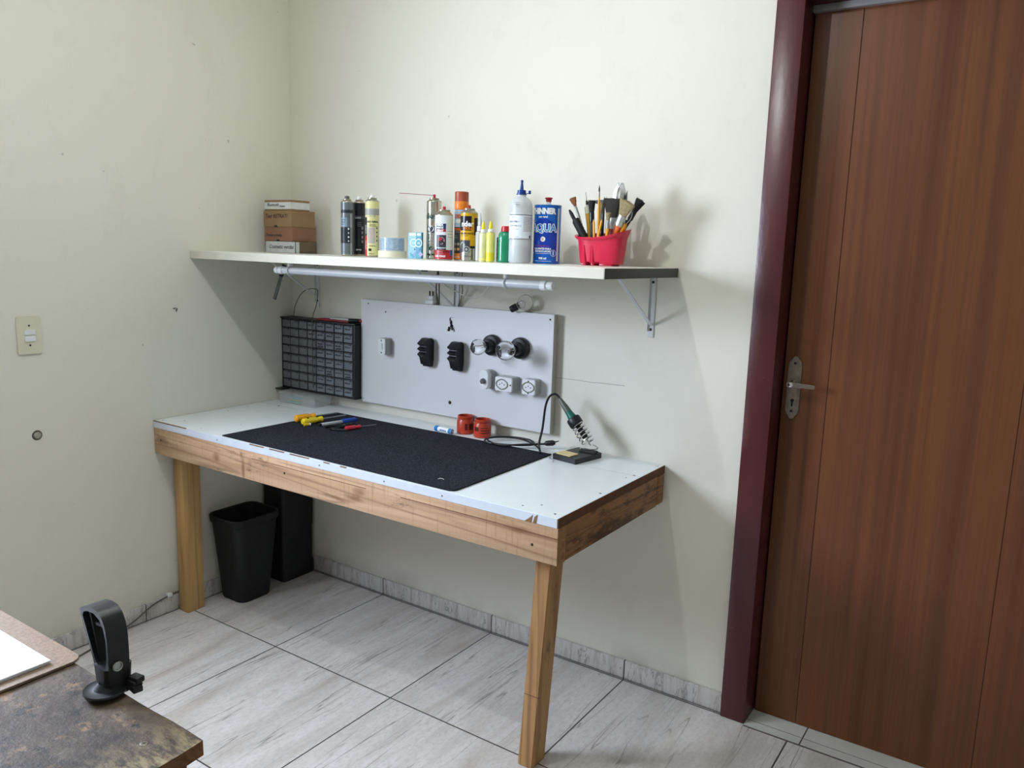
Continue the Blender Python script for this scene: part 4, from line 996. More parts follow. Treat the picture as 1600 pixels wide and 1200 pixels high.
# silver aerosol with straw
x, y, R = 1.029, -.2, .029 * .97
M_silver = mat('polished_silver', 'c3c0b6', 0.18, 0.9, var=0.03); M_greenp = mat('dark_green_print', '1f3b2c', 0.4)
t = spray(x, y, R, .212, 'tall silver aerosol can with a red nozzle and a long thin straw', [(.02, 1, M_silver)], M_nzr, nr=.0055, dh=.008, nh=.020); th = face(x, y); b = BM(); R2 = R + .0004
wrap_text(b, 'elite', .026, R2, th - .62, .158, bold=.0016, mi=0)
disc_patch(b, R2, th + .02, .132, .009, 1, 6); patch(b, R2, th - .95, th + .05, .098, .122, 2); disc_patch(b, R2 + .0003, th - .42, .112, .0115, 3); disc_patch(b, R2 + .0005, th - .42, .112, .0045, 2)
disc_patch(b, R2, th - .40, .040, .0085, 0); disc_patch(b, R2, th + .30, .040, .0085, 2); patch(b, R2, th - 1.0, th - .5, .014, .020, 0); patch(b, R2, th - .3, th + .2, .014, .020, 0)
for k in range(5): patch(b, R2, th - .8, th - .1 - .1 * (k % 2), .060 + k * .006, .0615 + k * .006, 4)
obj('label', b, [M_greenp, mat('amber_print', '9c5e1d', 0.4), M_darkrow, M_pwhite, M_grey_l], t)
b = BM(); tube(b, smooth_path([(-.004, -.003, .236), (-.05, -.018, .2385), (-.10, -.034, .2415), (-.135, -.045, .2425)], 4), .0012, 6); obj('straw', b, mat('red_brown_straw', '8a3a34', 0.4), t, label='thin red-brown straw')

# white aerosol in front
x, y, R = 1.158, -.30, .0325
t = spray(x, y, R, .157, 'short white aerosol can with a red base band and a red nozzle', [(.02, .23, M_redp), (.23, 1, mat('off_white_print', 'd3dde2', 0.3, var=0.02))], M_nzr, nr=.0058, dh=.014, nh=.018); th = face(x, y); b = BM(); R2 = R + .0004
patch(b, R2, th - .98, th + .22, .108, .128, 0); patch(b, R2, th - .98, th + .22, .099, .1078, 1)
wrap_text(b, 'AREX', .011, R2 + .0003, th - .50, .123, bold=.0006, mi=2); wrap_text(b, 'WHITE', .009, R2 + .0003, th - .50, .113, bold=.0004, mi=2); wrap_text(b, 'SPRAY', .009, R2 + .0003, th - .45, .103, bold=.0005, mi=2)
patch(b, R2, th - .88, th + .25, .044, .088, 3); disc_patch(b, R2 + .0004, th - .30, .068, .013, 4, 16); disc_patch(b, R2 + .0006, th - .22, .058, .011, 5, 9); disc_patch(b, R2 + .0006, th - .36, .074, .006, 1, 9)
wrap_text(b, 'SILICONE', .0085, R2, th - .30, .038, bold=.0006, mi=5); wrap_text(b, 'brilho', .010, R2, th + .28, .030, bold=.0002, mi=5)
for k in range(3): patch(b, R2, th - .95, th - .15 + .1 * k, .016 + k * .0065 + .001, .0175 + k * .0065 + .001, 6)
wrap_text(b, 'CAR CARE', .009, R2 + .0003, th - .45, .013, bold=.0004, mi=2); patch(b, R2, th + .75, th + 1.3, .016, .034, 7); patch(b, R2, th + .4, th + 1.2, .09, .092, 6); patch(b, R2, th + .4, th + 1.2, .10, .102, 6); patch(b, R2, th + .4, th + 1.2, .08, .082, 6)
obj('label', b, [mat('dark_blue_print', '20355c', 0.35), M_redp, M_pwhite, M_darkrow, mat('pink_print', 'bc8f92', 0.4), M_ink, M_grey_l, mat('blue_flag', '2a5fa0', 0.4)], t)

# orange aerosol with tall cap
x, y, R = 1.186, -.235, .0252
M_rust = mat('rust_cap', '9a4a2a', 0.4, var=0.03); M_or = mat('orange_print', 'd97a1c', 0.35, var=0.05)
t = spray(x, y, R, .180, 'tall aerosol can with a rust-brown cap and an orange band', [(.02, .14, M_or), (.14, .66, M_darkrow), (.66, 1, mat('pale_blue_print', 'a9bdd2', 0.35))], None, dome=False); th = face(x, y); b = BM(); R2 = R + .0004
lathe(b, [(.0001, .2445), (R - .002, .2445), (R, .242), (R, .212), (R + .0005, .210), (R + .0005, .1805), (.0001, .1805)], seg=36, mis=[0, 0, 0, 0, 1, 1]); obj('cap', b, [M_rust, M_or], t, label='rust-brown cap with orange lower band')
b = BM()
wrap_text(b, 'DES', .017, R2, th - .50, .156, bold=.0010, mi=0); wrap_text(b, 'ZERO', .016, R2, th - .30, .139, bold=.0012, mi=1)
patch(b, R2, th - 1.2, th + .0, .106, .115, 0); patch(b, R2, th - .9, th - .2, .10, .102, 2)
for r_ in range(2):
    for k in range(2): disc_patch(b, R2, th - .95 + k * .55, .040 + r_ * .018, .0055, 2 if r_ else 3, 8)
patch(b, R2, th - 1.2, th - .5, .080, .082, 2); patch(b, R2, th - 1.2, th - .6, .087, .089, 2); wrap_text(b, 'MULTIUSO', .0085, R2, th - .5, .012, mi=1)
obj('label', b, [mat('deep_orange_print', 'c9571f', 0.35), M_pwhite, M_grey_l, mat('peach_print', 'd9a06a', 0.4)], t)

# yellow and black can
x, y, R = 1.248, -.27, .0310
M_yel = mat('strong_yellow_print', 'c99d10', 0.3, var=0.03)
t = spray(x, y, R, .166, 'yellow and black aerosol can with a silver foot and a red nozzle', [(.02, .27, M_silver), (.27, 1, M_yel)], M_nzr, nr=.0052, dh=.011, nh=.018); th = face(x, y); b = BM(); R2 = R + .0004
patch(b, R2, th - 1.45, th + .28, .106, .156, 0); patch(b, R2, th + .62, th + 1.5, .090, .150, 0)
wrap_text(b, 'nder', .026, R2 + .0004, th - .22, .128, bold=.0009, mi=1, sx=.95); wrap_text(b, 'GOLD', .013, R2 + .0004, th - .10, .113, shear=.3, bold=.0006, mi=2)
wrap_text(b, 'LUBRIFICANTE', .0085, R2, th - .35, .095, bold=.0003, mi=0); patch(b, R2, th - 1.0, th - .1, .087, .0885, 0)
patch(b, R2, th - 1.3, th + .12, .030, .072, 3); disc_patch(b, R2 + .0004, th - .26, .040, .012, 4, 20, .009); disc_patch(b, R2 + .0005, th - .26, .040, .005, 4, 10); disc_patch(b, R2 + .0003, th - .8, .055, .012, 4, 7)
patch(b, R2, th + .15, th + 1.2, .044, .052, 0); wrap_text(b, '300 ml', .010, R2, th - .1, .016, mi=3)
obj('label', b, [M_blk_gloss, M_pwhite, M_or, M_darkrow, M_grey_l], t)

# squeeze bottles ---------------------------------------------------
def squeeze(x, y, R, H, capc, tipc, bodym, lab, liquid=None, tip_h=.026, tip_r=.006, cap_h=.011, group=None):
    t = thing('glue_bottle', lab, 'bottle', (x, y, SZ), group=group)
    b = BM(); lathe(b, [(.0001, .001), (R * .85, 0), (R, .003), (R, H - .006), (R * .85, H - .001), (R * .5, H), (R * .5, H + .0003), (.0001, H + .0003)], seg=28); obj('body', b, bodym, t)
    b = BM(); lathe(b, [(R * .62, H + .0005), (R * .72, H + .001), (R * .68, H + cap_h), (R * .3, H + cap_h + .001), (.0001, H + cap_h + .001)], seg=22); obj('collar', b, capc, t)
    b = BM(); h0 = H + cap_h + .0012; lathe(b, [(.0001, h0), (tip_r, h0), (tip_r * 1.05, h0 + tip_h * .35), (tip_r * .55, h0 + tip_h * .8), (tip_r * .3, h0 + tip_h), (.0001, h0 + tip_h)], seg=16); obj('tip', b, tipc, t)
    if liquid:
        b = BM(); lathe(b, [(.0001, .0035), (R * 1.006, .0035), (R * 1.006, liquid[0]), (.0001, liquid[0])], seg=28); obj('contents', b, liquid[1], t)
    return t
M_milk = mat('milky_bottle', 'b9b9b0', 0.35, var=0.03); M_capw = mat('cap_white', 'e6e7e4', 0.4); M_ytip = mat('yellow_tip', 'e3cf16', 0.35)
t = squeeze(1.290, -.262, .0158, .104, M_capw, mat('frosted_tip', 'd3d4d0', 0.35), M_milk, 'grey-white squeeze bottle with a white pointed tip beside the yellow-black can', tip_h=.046, tip_r=.0065, cap_h=.018)
b = BM(); th = face(1.290, -.262); patch(b, .0162, th + .15, th + 1.2, .018, .085, 0); wrap_text(b, 'COLA', .013, .0166, th + .55, .05, vert=True, bold=.0005, mi=1); obj('label', b, [M_blk_gloss, M_pwhite], t)
squeeze(1.351, -.325, .0128, .098, M_capw, M_ytip, mat('pale_lemon_bottle', 'd2d3a5', 0.3), 'pale yellow small bottle with a yellow tip, left of the two', liquid=(.012, mat('lemon_liquid', 'e3e08a', 0.3)), tip_h=.026, tip_r=.006, group='small yellow-tipped bottles')
squeeze(1.3825, -.325, .0145, .100, M_capw, M_ytip, mat('bright_lemon_bottle', 'd9d672', 0.3), 'brighter yellow small bottle with a yellow tip, right of the two', liquid=(.032, mat('yellow_liquid', 'ddd12e', 0.3)), tip_h=.026, tip_r=.0065, group='small yellow-tipped bottles')
t = thing('lilac_carton', 'narrow pale lilac carton between the yellow bottle and the green bottle', 'box', (1.389, -.272, SZ), rz=.1)
b = BM(); box(b, -.011, .011, -.008, .008, 0, .086, .001); box(b, -.0115, -.006, -.0084, -.0079, .002, .084, mi=1); obj('body', b, [mat('pale_lilac', 'c2c1d6', 0.4), M_blk_gloss], t)
t = thing('black_capped_jar', 'black lid of a dark jar showing behind the green bottle', 'jar', (1.370, -.208, SZ))
b = BM(); lathe(b, [(.0001, 0), (.020, 0), (.022, .004), (.022, .085), (.0001, .085)], seg=24); obj('body', b, M_darkrow, t)
b = BM(); lathe(b, [(.0001, .1195), (.0205, .1195), (.0215, .117), (.0215, .0855), (.0001, .0855)], seg=24); obj('lid', b, M_blk_gloss, t)
t = thing('green_bottle', 'green ribbed bottle with a red screw cap', 'bottle', (1.426, -.300, SZ))
M_green = mat('emerald_plastic', '12805a', 0.25, var=0.03, coat=0.4)
b = BM(); pr = [(.0001, .001), (.0225, 0), (.0250, .003)]
for k in range(6): pr += [(.0252, .008 + k * .014), (.0240, .015 + k * .014)]
pr += [(.0225, .096), (.0175, .103), (.0001, .104)]
lathe(b, pr, seg=32); obj('body', b, M_green, t, smooth=60)
b = BM(); lathe(b, [(.0162, .1035), (.0168, .104), (.0165, .120), (.015, .122), (.0001, .122)], (.004, 0, 0), seg=24); obj('cap', b, mat('red_cap', 'b01b25', 0.35), t)

# large clear bottle with label
x, y, R = 1.481, -.290, .0385
t = thing('solvent_bottle', 'large translucent bottle with a white label and a dark blue nozzle cap', 'bottle', (x, y, SZ)); th = face(x, y)
M_hdpe = mat('translucent_hdpe', 'd4dadc', 0.3, var=0.02, alpha=0.72)
b = BM(); pr = [(.0001, .001), (R * .9, 0), (R, .006), (R, .070)]
pr += [(R - .0008, .074), (R, .078), (R, .082), (R, .165), (R - .001, .168), (R, .171), (R - .001, .176), (R, .179), (R * .97, .196), (R * .82, .209), (R * .52, .217), (R * .40, .220), (R * .40, .226), (.0001, .2262)]
lathe(b, pr, seg=40); obj('body', b, M_hdpe, t, smooth=50)
b = BM(); lathe(b, [(.0001, .007), (R - .002, .007), (R - .0012, .012), (R - .0012, .058), (.0001, .058)], seg=40); obj('contents', b, mat('clear_liquid', '8f9c9f', 0.2, var=0.0), t)
b = BM(); patch(b, R + .0005, th - 1.5, th + 1.5, .080, .160, 0, 24); R2 = R + .0009
patch(b, R2, th - 1.3, th + 1.4, .158, .160, 1, 16); patch(b, R2, th - 1.3, th + 1.4, .0795, .0812, 1, 16)
for k in range(5): patch(b, R2, th - 1.15, th - .15 - .25 * (k % 2), .086 + k * .0125, .0875 + k * .0125, 2)
for k in range(11): patch(b, R2, th + .25, th + 1.35, .105 + k * .0045, .1065 + k * .0045, 2)
wrap_text(b, 'ALCOOL', .009, R2, th - .75, .1365, bold=.0003, mi=1); wrap_text(b, 'ISOPROPILICO', .0075, R2, th - .55, .1225, mi=1); wrap_text(b, 'LABEL', .0075, R2, th - .7, .151, mi=3); patch(b, R2, th + .85, th + 1.05, .083, .092, 1)
patch(b, R2, th - .75, th - .05, .184, .1855, 2); patch(b, R2, th - .75, th - .05, .198, .1995, 2); wrap_text(b, '1 litro', .009, R2 - .0002, th - .4, .192, mi=1)
obj('label', b, [mat('label_white', 'dfe8f0', 0.35), M_darkrow, M_grey_l, mat('soft_blue_print', '7b99bd', 0.4)], t)
b = BM(); lathe(b, [(.0175, .2265), (.0175, .229), (.0150, .2295), (.0145, .241), (.0065, .243), (.0035, .266), (.0045, .2665), (.0045, .274), (.0001, .275)], seg=24); obj('nozzle_cap', b, mat('dark_blue_cap', '173a86', 0.3), t)
b = BM(); lathe(b, [(.0001, .229), (.0045, .229), (.0045, .240), (.0001, .241)], (.024, .012, 0), seg=14); tube(b, [(.014, .008, .231), (.022, .011, .231)], .0015, 6); obj('tethered_plug', b, MATS['dark_blue_cap'], t)

# thinner tin
x, y, R = 1.541, -.215, .0462
M_blue = mat('bright_blue_print', '0f62c4', 0.25, 0.15, var=0.04, coat=0.3); M_dblue = mat('royal_blue_print', '0c3aa6', 0.25, var=0.04)
t = thing('thinner_tin', 'bright blue round tin of thinner with a red spout cap', 'tin', (x, y, SZ)); th = face(x, y)
b = BM(); lathe(b, [(.0001, .002), (R * .95, .002), (R * 1.01, 0), (R * 1.01, .003), (R, .005), (R, .190), (R * 1.01, .192), (R * 1.01, .196), (R * .94, .196), (R * .93, .193), (.0001, .193)], seg=48, mis=[0, 0, 0, 1, 1, 1, 0, 0, 0, 0]); obj('body', b, [mat('blue_tinned_rim', '2a6fb5', 0.3, 0.5), M_blue], t)
b = BM(); R2 = R + .0005
# darker swoosh panel
n = 26; lo = []; hi = []
for k in range(n + 1):
    a = th - 1.35 + 2.15 * k / n; s = (k / n)
    lo.append(b.verts.new((R2 * math.cos(a), R2 * math.sin(a), .040 + .012 * math.sin(s * PI)))); hi.append(b.verts.new((R2 * math.cos(a), R2 * math.sin(a), .120 + .030 * math.sin(s * PI) ** .8 )))
for k in range(n): b.faces.new([lo[k], lo[k + 1], hi[k + 1], hi[k]]).material_index = 0
patch(b, R2, th + .80, th + .98, .010, .185, 1)
wrap_text(b, 'THINNER', .0255, R2 + .0004, th - .42, .174, bold=.0016, mi=1, sx=.86)
wrap_text(b, 'uso geral', .009, R2 + .0004, th - .35, .156, bold=.0003, mi=1)
wrap_text(b, 'AQUA', .034, R2 + .0007, th - .32, .118, bold=.0030, mi=1, sx=.98); wrap_text(b, 'AQUA', .034, R2 + .0011, th - .32, .118, bold=.0006, mi=2, sx=.98)
disc_patch(b, R2 + .0005, th - .30, .082, .0085, 1, 20); patch(b, R2 + .0008, th - .37, th - .33, .077, .087, 4, 3); patch(b, R2 + .0008, th - .29, th - .25, .077, .087, 4, 3)
wrap_text(b, 'Desengraxante', .0085, R2 + .0005, th - .35, .060, bold=.0002, mi=5); wrap_text(b, 'SOLVENTE PARA', .0085, R2 + .0005, th - .35, .0500, bold=.0004, mi=1); wrap_text(b, 'TINTAS E LACAS', .0080, R2 + .0005, th - .35, .0415, bold=.0004, mi=1)
patch(b, R2 + .0006, th - .9, th + .35, .034, .0350, 1); patch(b, R2 + .0006, th - .9, th + .35, .0085, .0095, 1); wrap_text(b, '900 ml', .010, R2 + .0006, th - .3, .018, bold=.0005, mi=1)
disc_patch(b, R2 + .0006, th + .50, .036, .011, 1, 24, .0098); patch(b, R2 + .0006, th + .46, th + .54, .029, .043, 1, 3)
obj('label', b, [M_dblue, M_pwhite, mat('sky_print', '3f8fd2', 0.3), M_ink, M_or, mat('purple_red_print', '7a3a8a', 0.4)], t)
b = BM(); 
for k in range(30): patch(b, R2 + .0004, th + .84, th + .93 + .01 * (k % 3), .016 + k * .0055, .0178 + k * .0055, 0, 3)
obj('small_print', b, M_grey_l, t)
b = BM(); lathe(b, [(.0105, .1932), (.0105, .199), (.0080, .200), (.0080, .207), (.0001, .207)], (.004, -.004, 0), seg=18); obj('spout', b, M_capw, t)
b = BM(); lathe(b, [(.0085, .2072), (.0095, .208), (.0100, .216), (.0135, .2175), (.0135, .2205), (.009, .222), (.0001, .222)], (.004, -.004, 0), seg=18); obj('spout_cap', b, mat('crimson_cap', 'b5152c', 0.35), t, label='red spout cap')

# ------------------------------------------------------------ red caddy with brushes
CX, CY_ = 1.728, -.165
M_caddy = mat('raspberry_plastic', 'c8163c', 0.32, var=0.03, coat=0.15)
t = thing('red_caddy', 'raspberry red plastic caddy holding brushes near the right end of the shelf', 'caddy', (CX, CY_, SZ))
def outline(w0, d0, k, grooves):
    """rounded D outline with two vertical flutes on the front"""
    out = []
    N_ = 120
    for i in range(N_):
        a = 2 * PI * i / N_; ca, sa = math.cos(a), math.sin(a)
        px = w0 / 2 * math.copysign(abs(ca) ** .62, ca); py = d0 / 2 * math.copysign(abs(sa) ** .62, sa)
        if grooves and sa < -.3:
            for gx in (-.033, -.003):
                dd = abs(px - gx)
                if dd < .009: py += k * 1.5 * (1 - (dd / .009) ** 2)
        out.append((px, py))
    return out
b = BM(); R_ = []
for z, w0, d0, g_ in ((.006, .146, .074, 1), (.009, .150, .078, 1), (.085, .166, .092, 1), (.093, .170, .096, 0)): R_.append([(x, y, z) for x, y in outline(w0, d0, .016, g_)])
rimz = lambda x, y, z: z - .004 + .009 * (x / .09) ** 2 + .007 * (x / .09) + .008 * (y / .05)
for w0, d0, z in ((.180, .106, .096), (.188, .112, .101), (.190, .114, .105), (.184, .108, .106), (.172, .098, .104)): R_.append([(x, y, rimz(x, y, z)) for x, y in outline(w0, d0, .016, 0)])
R_.append([(x, y, .012) for x, y in outline(.140, .068, .016, 0)])
loft(b, R_, True, True); obj('body', b, M_caddy, t, smooth=40)
for fx, w0 in ((-.052, .018), (-.018, .014), (.030, .046)):
    b = BM(); box(b, fx - w0 / 2, fx + w0 / 2, -.030, .030, 0, .0068, .0015); obj('foot', b, M_caddy, t)
# brushes: each stands in the caddy
def stick(name, cat, lab, rim, top, build, group='brushes in the red caddy', zb=.020):
    """rim = where the stick passes the mouth of the caddy, top = its upper end; offsets from the caddy's base centre"""
    r_, t_ = Vector(rim), Vector(top); base = r_ - (t_ - r_) * ((r_.z - zb) / (t_.z - r_.z))
    O = Vector((CX, CY_, SZ)); B0 = O + base; T0 = O + t_
    d = (T0 - B0); ln = d.length; d.normalize()
    yv = (Vector((0, 1, 0)) - d * d.y).normalized(); xv = yv.cross(d); e = Matrix(((xv.x, yv.x, d.x), (xv.y, yv.y, d.y), (xv.z, yv.z, d.z))).to_euler()
    t = thing(name, lab, cat, tuple(B0), rot=e, group=group); build(t, ln); return t
def flatsec(w0, t0, z, n=16): return [(w0 / 2 * math.cos(2 * PI * k / n), t0 / 2 * math.sin(2 * PI * k / n), z) for k in range(n)]
def brush(hm, fm, bmn, hw, fw, ft, bl, bw, btw=None, fl=.03, hlow=.010):
    def f(t, ln):
        z1 = ln - bl; z0 = z1 - fl
        b = BM(); loft(b, [flatsec(hlow, hlow * .8, 0), flatsec(hlow, hlow * .8, z0 * .4), flatsec(hw * .7, ft * .8, z0 * .75), flatsec(hw, ft, z0 - .0002)]); obj('handle', b, hm, t)
        b = BM(); loft(b, [flatsec(fw, ft * 1.05, z0), flatsec(fw * 1.03, ft * 1.08, z0 + fl * .2), flatsec(fw, ft * 1.05, z0 + fl * .25), flatsec(fw, ft * 1.05, z1)]); obj('ferrule', b, fm, t)
        b = BM()
        n = 20; rnd = random.Random(int(bw * 1e5))
        secs = [flatsec(fw * .93, ft * .95, z1 + .0002, n), flatsec((fw + bw) * .5, ft * 1.3, z1 + bl * .5, n), flatsec(bw, ft * 1.5, z1 + bl * .88, n)]
        top = [(x * .96, y * .9, z1 + bl * rnd.uniform(.93, 1.0)) for x, y, z in flatsec(bw, ft * 1.5, 0, n)]
        loft(b, secs + [top]); 
        # separate hairs along the rim
        for k in range(40):
            a = rnd.uniform(0, 2 * PI); x = bw / 2 * math.cos(a) * rnd.uniform(.4, 1); y = ft * .7 * math.sin(a)
            tube(b, [(x * .75, y * .7, z1 + bl * .4), (x * 1.0, y, z1 + bl * rnd.uniform(.94, 1.06))], [.0008, .0003], 4)
        obj('bristles', b, bmn, t)
    return f
M_hb = mat('brown_hair', '7c4a28', 0.8, var=0.2, scale=200); M_hk = mat('dark_bristle', '2a2622', 0.85, var=0.3, scale=200); M_ht = mat('tan_bristle', '8d7f5c', 0.85, var=0.2, scale=200); M_hblk = mat('black_bristle', '131316', 0.8)
M_fer = mat('tin_ferrule', 'b3b3b0', 0.3, 0.9, var=0.1, scale=100); M_hor = mat('orange_lacquer', 'c85a1e', 0.35, coat=0.3); M_hye = mat('yellow_lacquer', 'd99b1c', 0.35, coat=0.3); M_hrd = mat('dark_red_lacquer', '7a1c1c', 0.35, coat=0.3)
# numbers below: (x, y, z) offsets inside the caddy
stick('makeup_style_brush', 'brush', 'slim brush with short fanned brown hair, far left of the red caddy', (-.066, -.018, .120), (-.104, -.032, .222), brush(M_chrome, M_fer, M_hb, .009, .010, .008, .030, .026, fl=.040, hlow=.007))
stick('black_handled_tool', 'tool', 'black pointed handle leaning left in the red caddy', (-.072, -.020, .110), (-.113, -.034, .182),
      lambda t, ln: (obj('handle', (lambda b: (lathe(b, [(.0001, 0), (.008, 0), (.0095, .03), (.0115, .09), (.0115, ln - .045), (.008, ln - .038), (.0001, ln - .038)], seg=14), b)[1])(BM()), M_black, t),
                     obj('tip', (lambda b: (lathe(b, [(.0001, ln - .0378), (.0065, ln - .0378), (.006, ln - .012), (.003, ln), (.0001, ln)], seg=12), b)[1])(BM()), M_black2, t)))
stick('black_handled_tool', 'tool', 'thicker black ribbed handle in front of the pointed one in the red caddy', (-.062, -.030, .108), (-.086, -.038, .152),
      lambda t, ln: obj('handle', (lambda b: (lathe(b, [(.0001, 0), (.008, 0), (.010, .05)] + [(.0115 + .0008 * (k % 2), .06 + k * .006) for k in range(int((ln - .065) / .006))] + [(.009, ln), (.0001, ln)], seg=14), b)[1])(BM()), M_black2, t))
def syringe(t, ln):
    b = BM(); lathe(b, [(.0001, 0), (.0095, 0), (.0095, ln - .072), (.0001, ln - .072)], seg=16); obj('contents', b, mat('amber_oil', 'c79a35', 0.25), t, label='amber contents')
    b = BM(); lathe(b, [(.0098, ln - .0718), (.0098, ln - .050), (.0040, ln - .047), (.0040, ln - .043), (.0001, ln - .043)], seg=16); obj('barrel', b, mat('syringe_plastic', 'b9bba6', 0.25), t)
    b = BM(); lathe(b, [(.0001, ln - .0428), (.0045, ln - .0428), (.0035, ln - .030), (.0010, ln - .028), (.0006, ln), (.0001, ln)], seg=10); obj('needle', b, M_screw, t)
stick('syringe', 'syringe', 'syringe with amber contents and a needle pointing up in the red caddy', (-.052, .006, .110), (-.074, .004, .243), syringe)
stick('paint_brush', 'brush', 'black round brush with a black glossy handle in the middle left of the caddy', (-.033, -.014, .108), (-.038, -.018, .214), brush(M_black, M_blk_gloss, M_hblk, .018, .017, .015, .040, .026, fl=.030, hlow=.016))
stick('paint_brush', 'brush', 'grey-handled brush with worn tan bristles beside the black round brush', (-.014, -.004, .110), (-.010, -.004, .208), brush(M_greyp, M_fer, M_ht, .010, .014, .010, .036, .024, fl=.03, hlow=.009))
stick('tooth_comb_brush', 'brush', 'dark flat scrubbing brush head lying across the back of the caddy', (-.016, .026, .110), (-.018, .030, .218),
      lambda t, ln: (obj('handle', (lambda b: (box(b, -.005, .005, -.003, .003, 0, ln - .002, .002), b)[1])(BM()), M_black, t), obj('head', (lambda b: (box(b, -.030, .026, -.006, .006, ln - .012, ln, .003), b)[1])(BM()), M_darkrow, t)))
stick('artist_brush', 'brush', 'thin yellow artist brush standing tallest and upright in the caddy', (-.002, -.030, .108), (-.002, -.036, .262), 
      lambda t, ln: (obj('handle', (lambda b: (lathe(b, [(.0001, 0), (.0025, 0), (.0042, .06), (.0046, ln - .085), (.0028, ln - .040), (.0001, ln - .040)], seg=12), b)[1])(BM()), M_hye, t),
                     obj('ferrule', (lambda b: (lathe(b, [(.0028, ln - .0398), (.0026, ln - .022), (.0001, ln - .022)], seg=12), b)[1])(BM()), M_plate, t),
                     obj('bristles', (lambda b: (lathe(b, [(.0024, ln - .0218), (.0026, ln - .014), (.0004, ln)], seg=10), b)[1])(BM()), M_hk, t)))
stick('pencil', 'pencil', 'short yellow pencil beside the thin yellow brush in the caddy', (-.014, -.036, .105), (-.014, -.042, .150), lambda t, ln: obj('shaft', (lambda b: (lathe(b, [(.0001, 0), (.0045, 0), (.0045, ln - .01), (.001, ln)], seg=6), b)[1])(BM()), M_hye, t), group=None)
stick('paint_brush', 'brush', 'wide flat brush with dark bristles in the centre of the caddy', (.034, -.008, .110), (.040, -.020, .220), brush(M_hrd, M_fer, M_hk, .034, .038, .012, .062, .066, fl=.036, hlow=.014))
stick('paint_brush', 'brush', 'tan-bristled flat brush with an orange handle leaning right', (.056, -.020, .110), (.104, -.036, .208), brush(M_hor, M_fer, M_ht, .026, .030, .011, .050, .060, fl=.036, hlow=.012))
stick('paint_brush', 'brush', 'small brush with an orange-yellow handle and tan tip at the front of the caddy', (.034, -.036, .105), (.044, -.050, .172), brush(M_hye, M_fer, M_ht, .014, .013, .009, .024, .019, fl=.028, hlow=.011))
stick('pencil', 'pencil', 'slanted yellow pencil in front of the wide dark brush', (.004, -.034, .105), (.018, -.046, .150), lambda t, ln: obj('shaft', (lambda b: (lathe(b, [(.0001, 0), (.004, 0), (.004, ln - .008), (.001, ln)], seg=6), b)[1])(BM()), M_hye, t), group=None)
stick('paint_brush', 'brush', 'black-bristled brush behind leaning far right out of the caddy', (.070, .012, .118), (.128, .010, .215), brush(M_black, M_black, M_hblk, .014, .018, .014, .042, .036, fl=.030, hlow=.010))
def tongs(t, ln):
    for s in (-1, 1):
        b = BM(); pts = [(s * .008, 0, ln - .105), (s * .018, 0, ln - .06), (s * .019, 0, ln - .03), (s * .006, 0, ln)]
        P = smooth_path(pts, 5); A = [b.verts.new((p.x - s * .0, p.y - .008, p.z)) for p in P]; B = [b.verts.new((p.x, p.y + .008, p.z)) for p in P]; C = [b.verts.new((p.x - s * .013, p.y - .011, p.z)) for p in P]; D_ = [b.verts.new((p.x - s * .013, p.y + .004, p.z)) for p in P]
        for i in range(len(P) - 1):
            for q1, q2 in ((A, B), (B, D_), (D_, C), (C, A)): b.faces.new([q1[i], q1[i + 1], q2[i + 1], q2[i]])
        for i in (0, -1): b.faces.new([A[i], B[i], D_[i], C[i]])
        obj('arm', b, M_metal, t)
    b = BM(); tube(b, [(0, 0, 0), (0, 0, ln - .10)], .005, 10); obj('handle', b, M_metal, t)
stick('steel_tongs', 'tongs', 'shiny steel tong ends rising highest behind the dark wide brush', (.036, .022, .110), (.046, .024, .272), tongs, group=None)
stick('flat_blade', 'tool', 'narrow grey blade standing just right of the steel tongs', (.052, .026, .110), (.070, .026, .248), lambda t, ln: obj('blade', (lambda b: (prism(b, [(-.004, 0), (.004, 0), (.004, ln - .03), (0, ln), (-.004, ln - .02)], lambda u, v, a: (u, a, v), -.001, .001), b)[1])(BM()), MATS['dull_steel'], t), group=None)
def looptool(t, ln):
    b = BM(); lathe(b, [(.0001, 0), (.006, 0), (.0095, ln - .06), (.007, ln - .045), (.0001, ln - .045)], seg=12); obj('handle', b, M_hye, t)
    b = BM(); tube(b, smooth_path([(-.003, 0, ln - .045), (-.009, 0, ln - .022), (-.006, 0, ln - .004), (.0, 0, ln), (.006, 0, ln - .004), (.009, 0, ln - .022), (.003, 0, ln - .045)], 4), .0012, 6); obj('loop', b, M_metal, t)
stick('loop_tool', 'tool', 'small wire loop tool with a yellow handle at the right of the caddy', (.074, -.010, .116), (.112, -.024, .176), looptool, group=None)
stick('dark_handle_brush', 'brush', 'dark brown handle between the orange and black brushes', (.058, .002, .110), (.084, -.004, .150), lambda t, ln: obj('handle', (lambda b: (lathe(b, [(.0001, 0), (.006, 0), (.008, ln * .7), (.006, ln), (.0001, ln)], seg=12), b)[1])(BM()), M_hk, t), group=None)

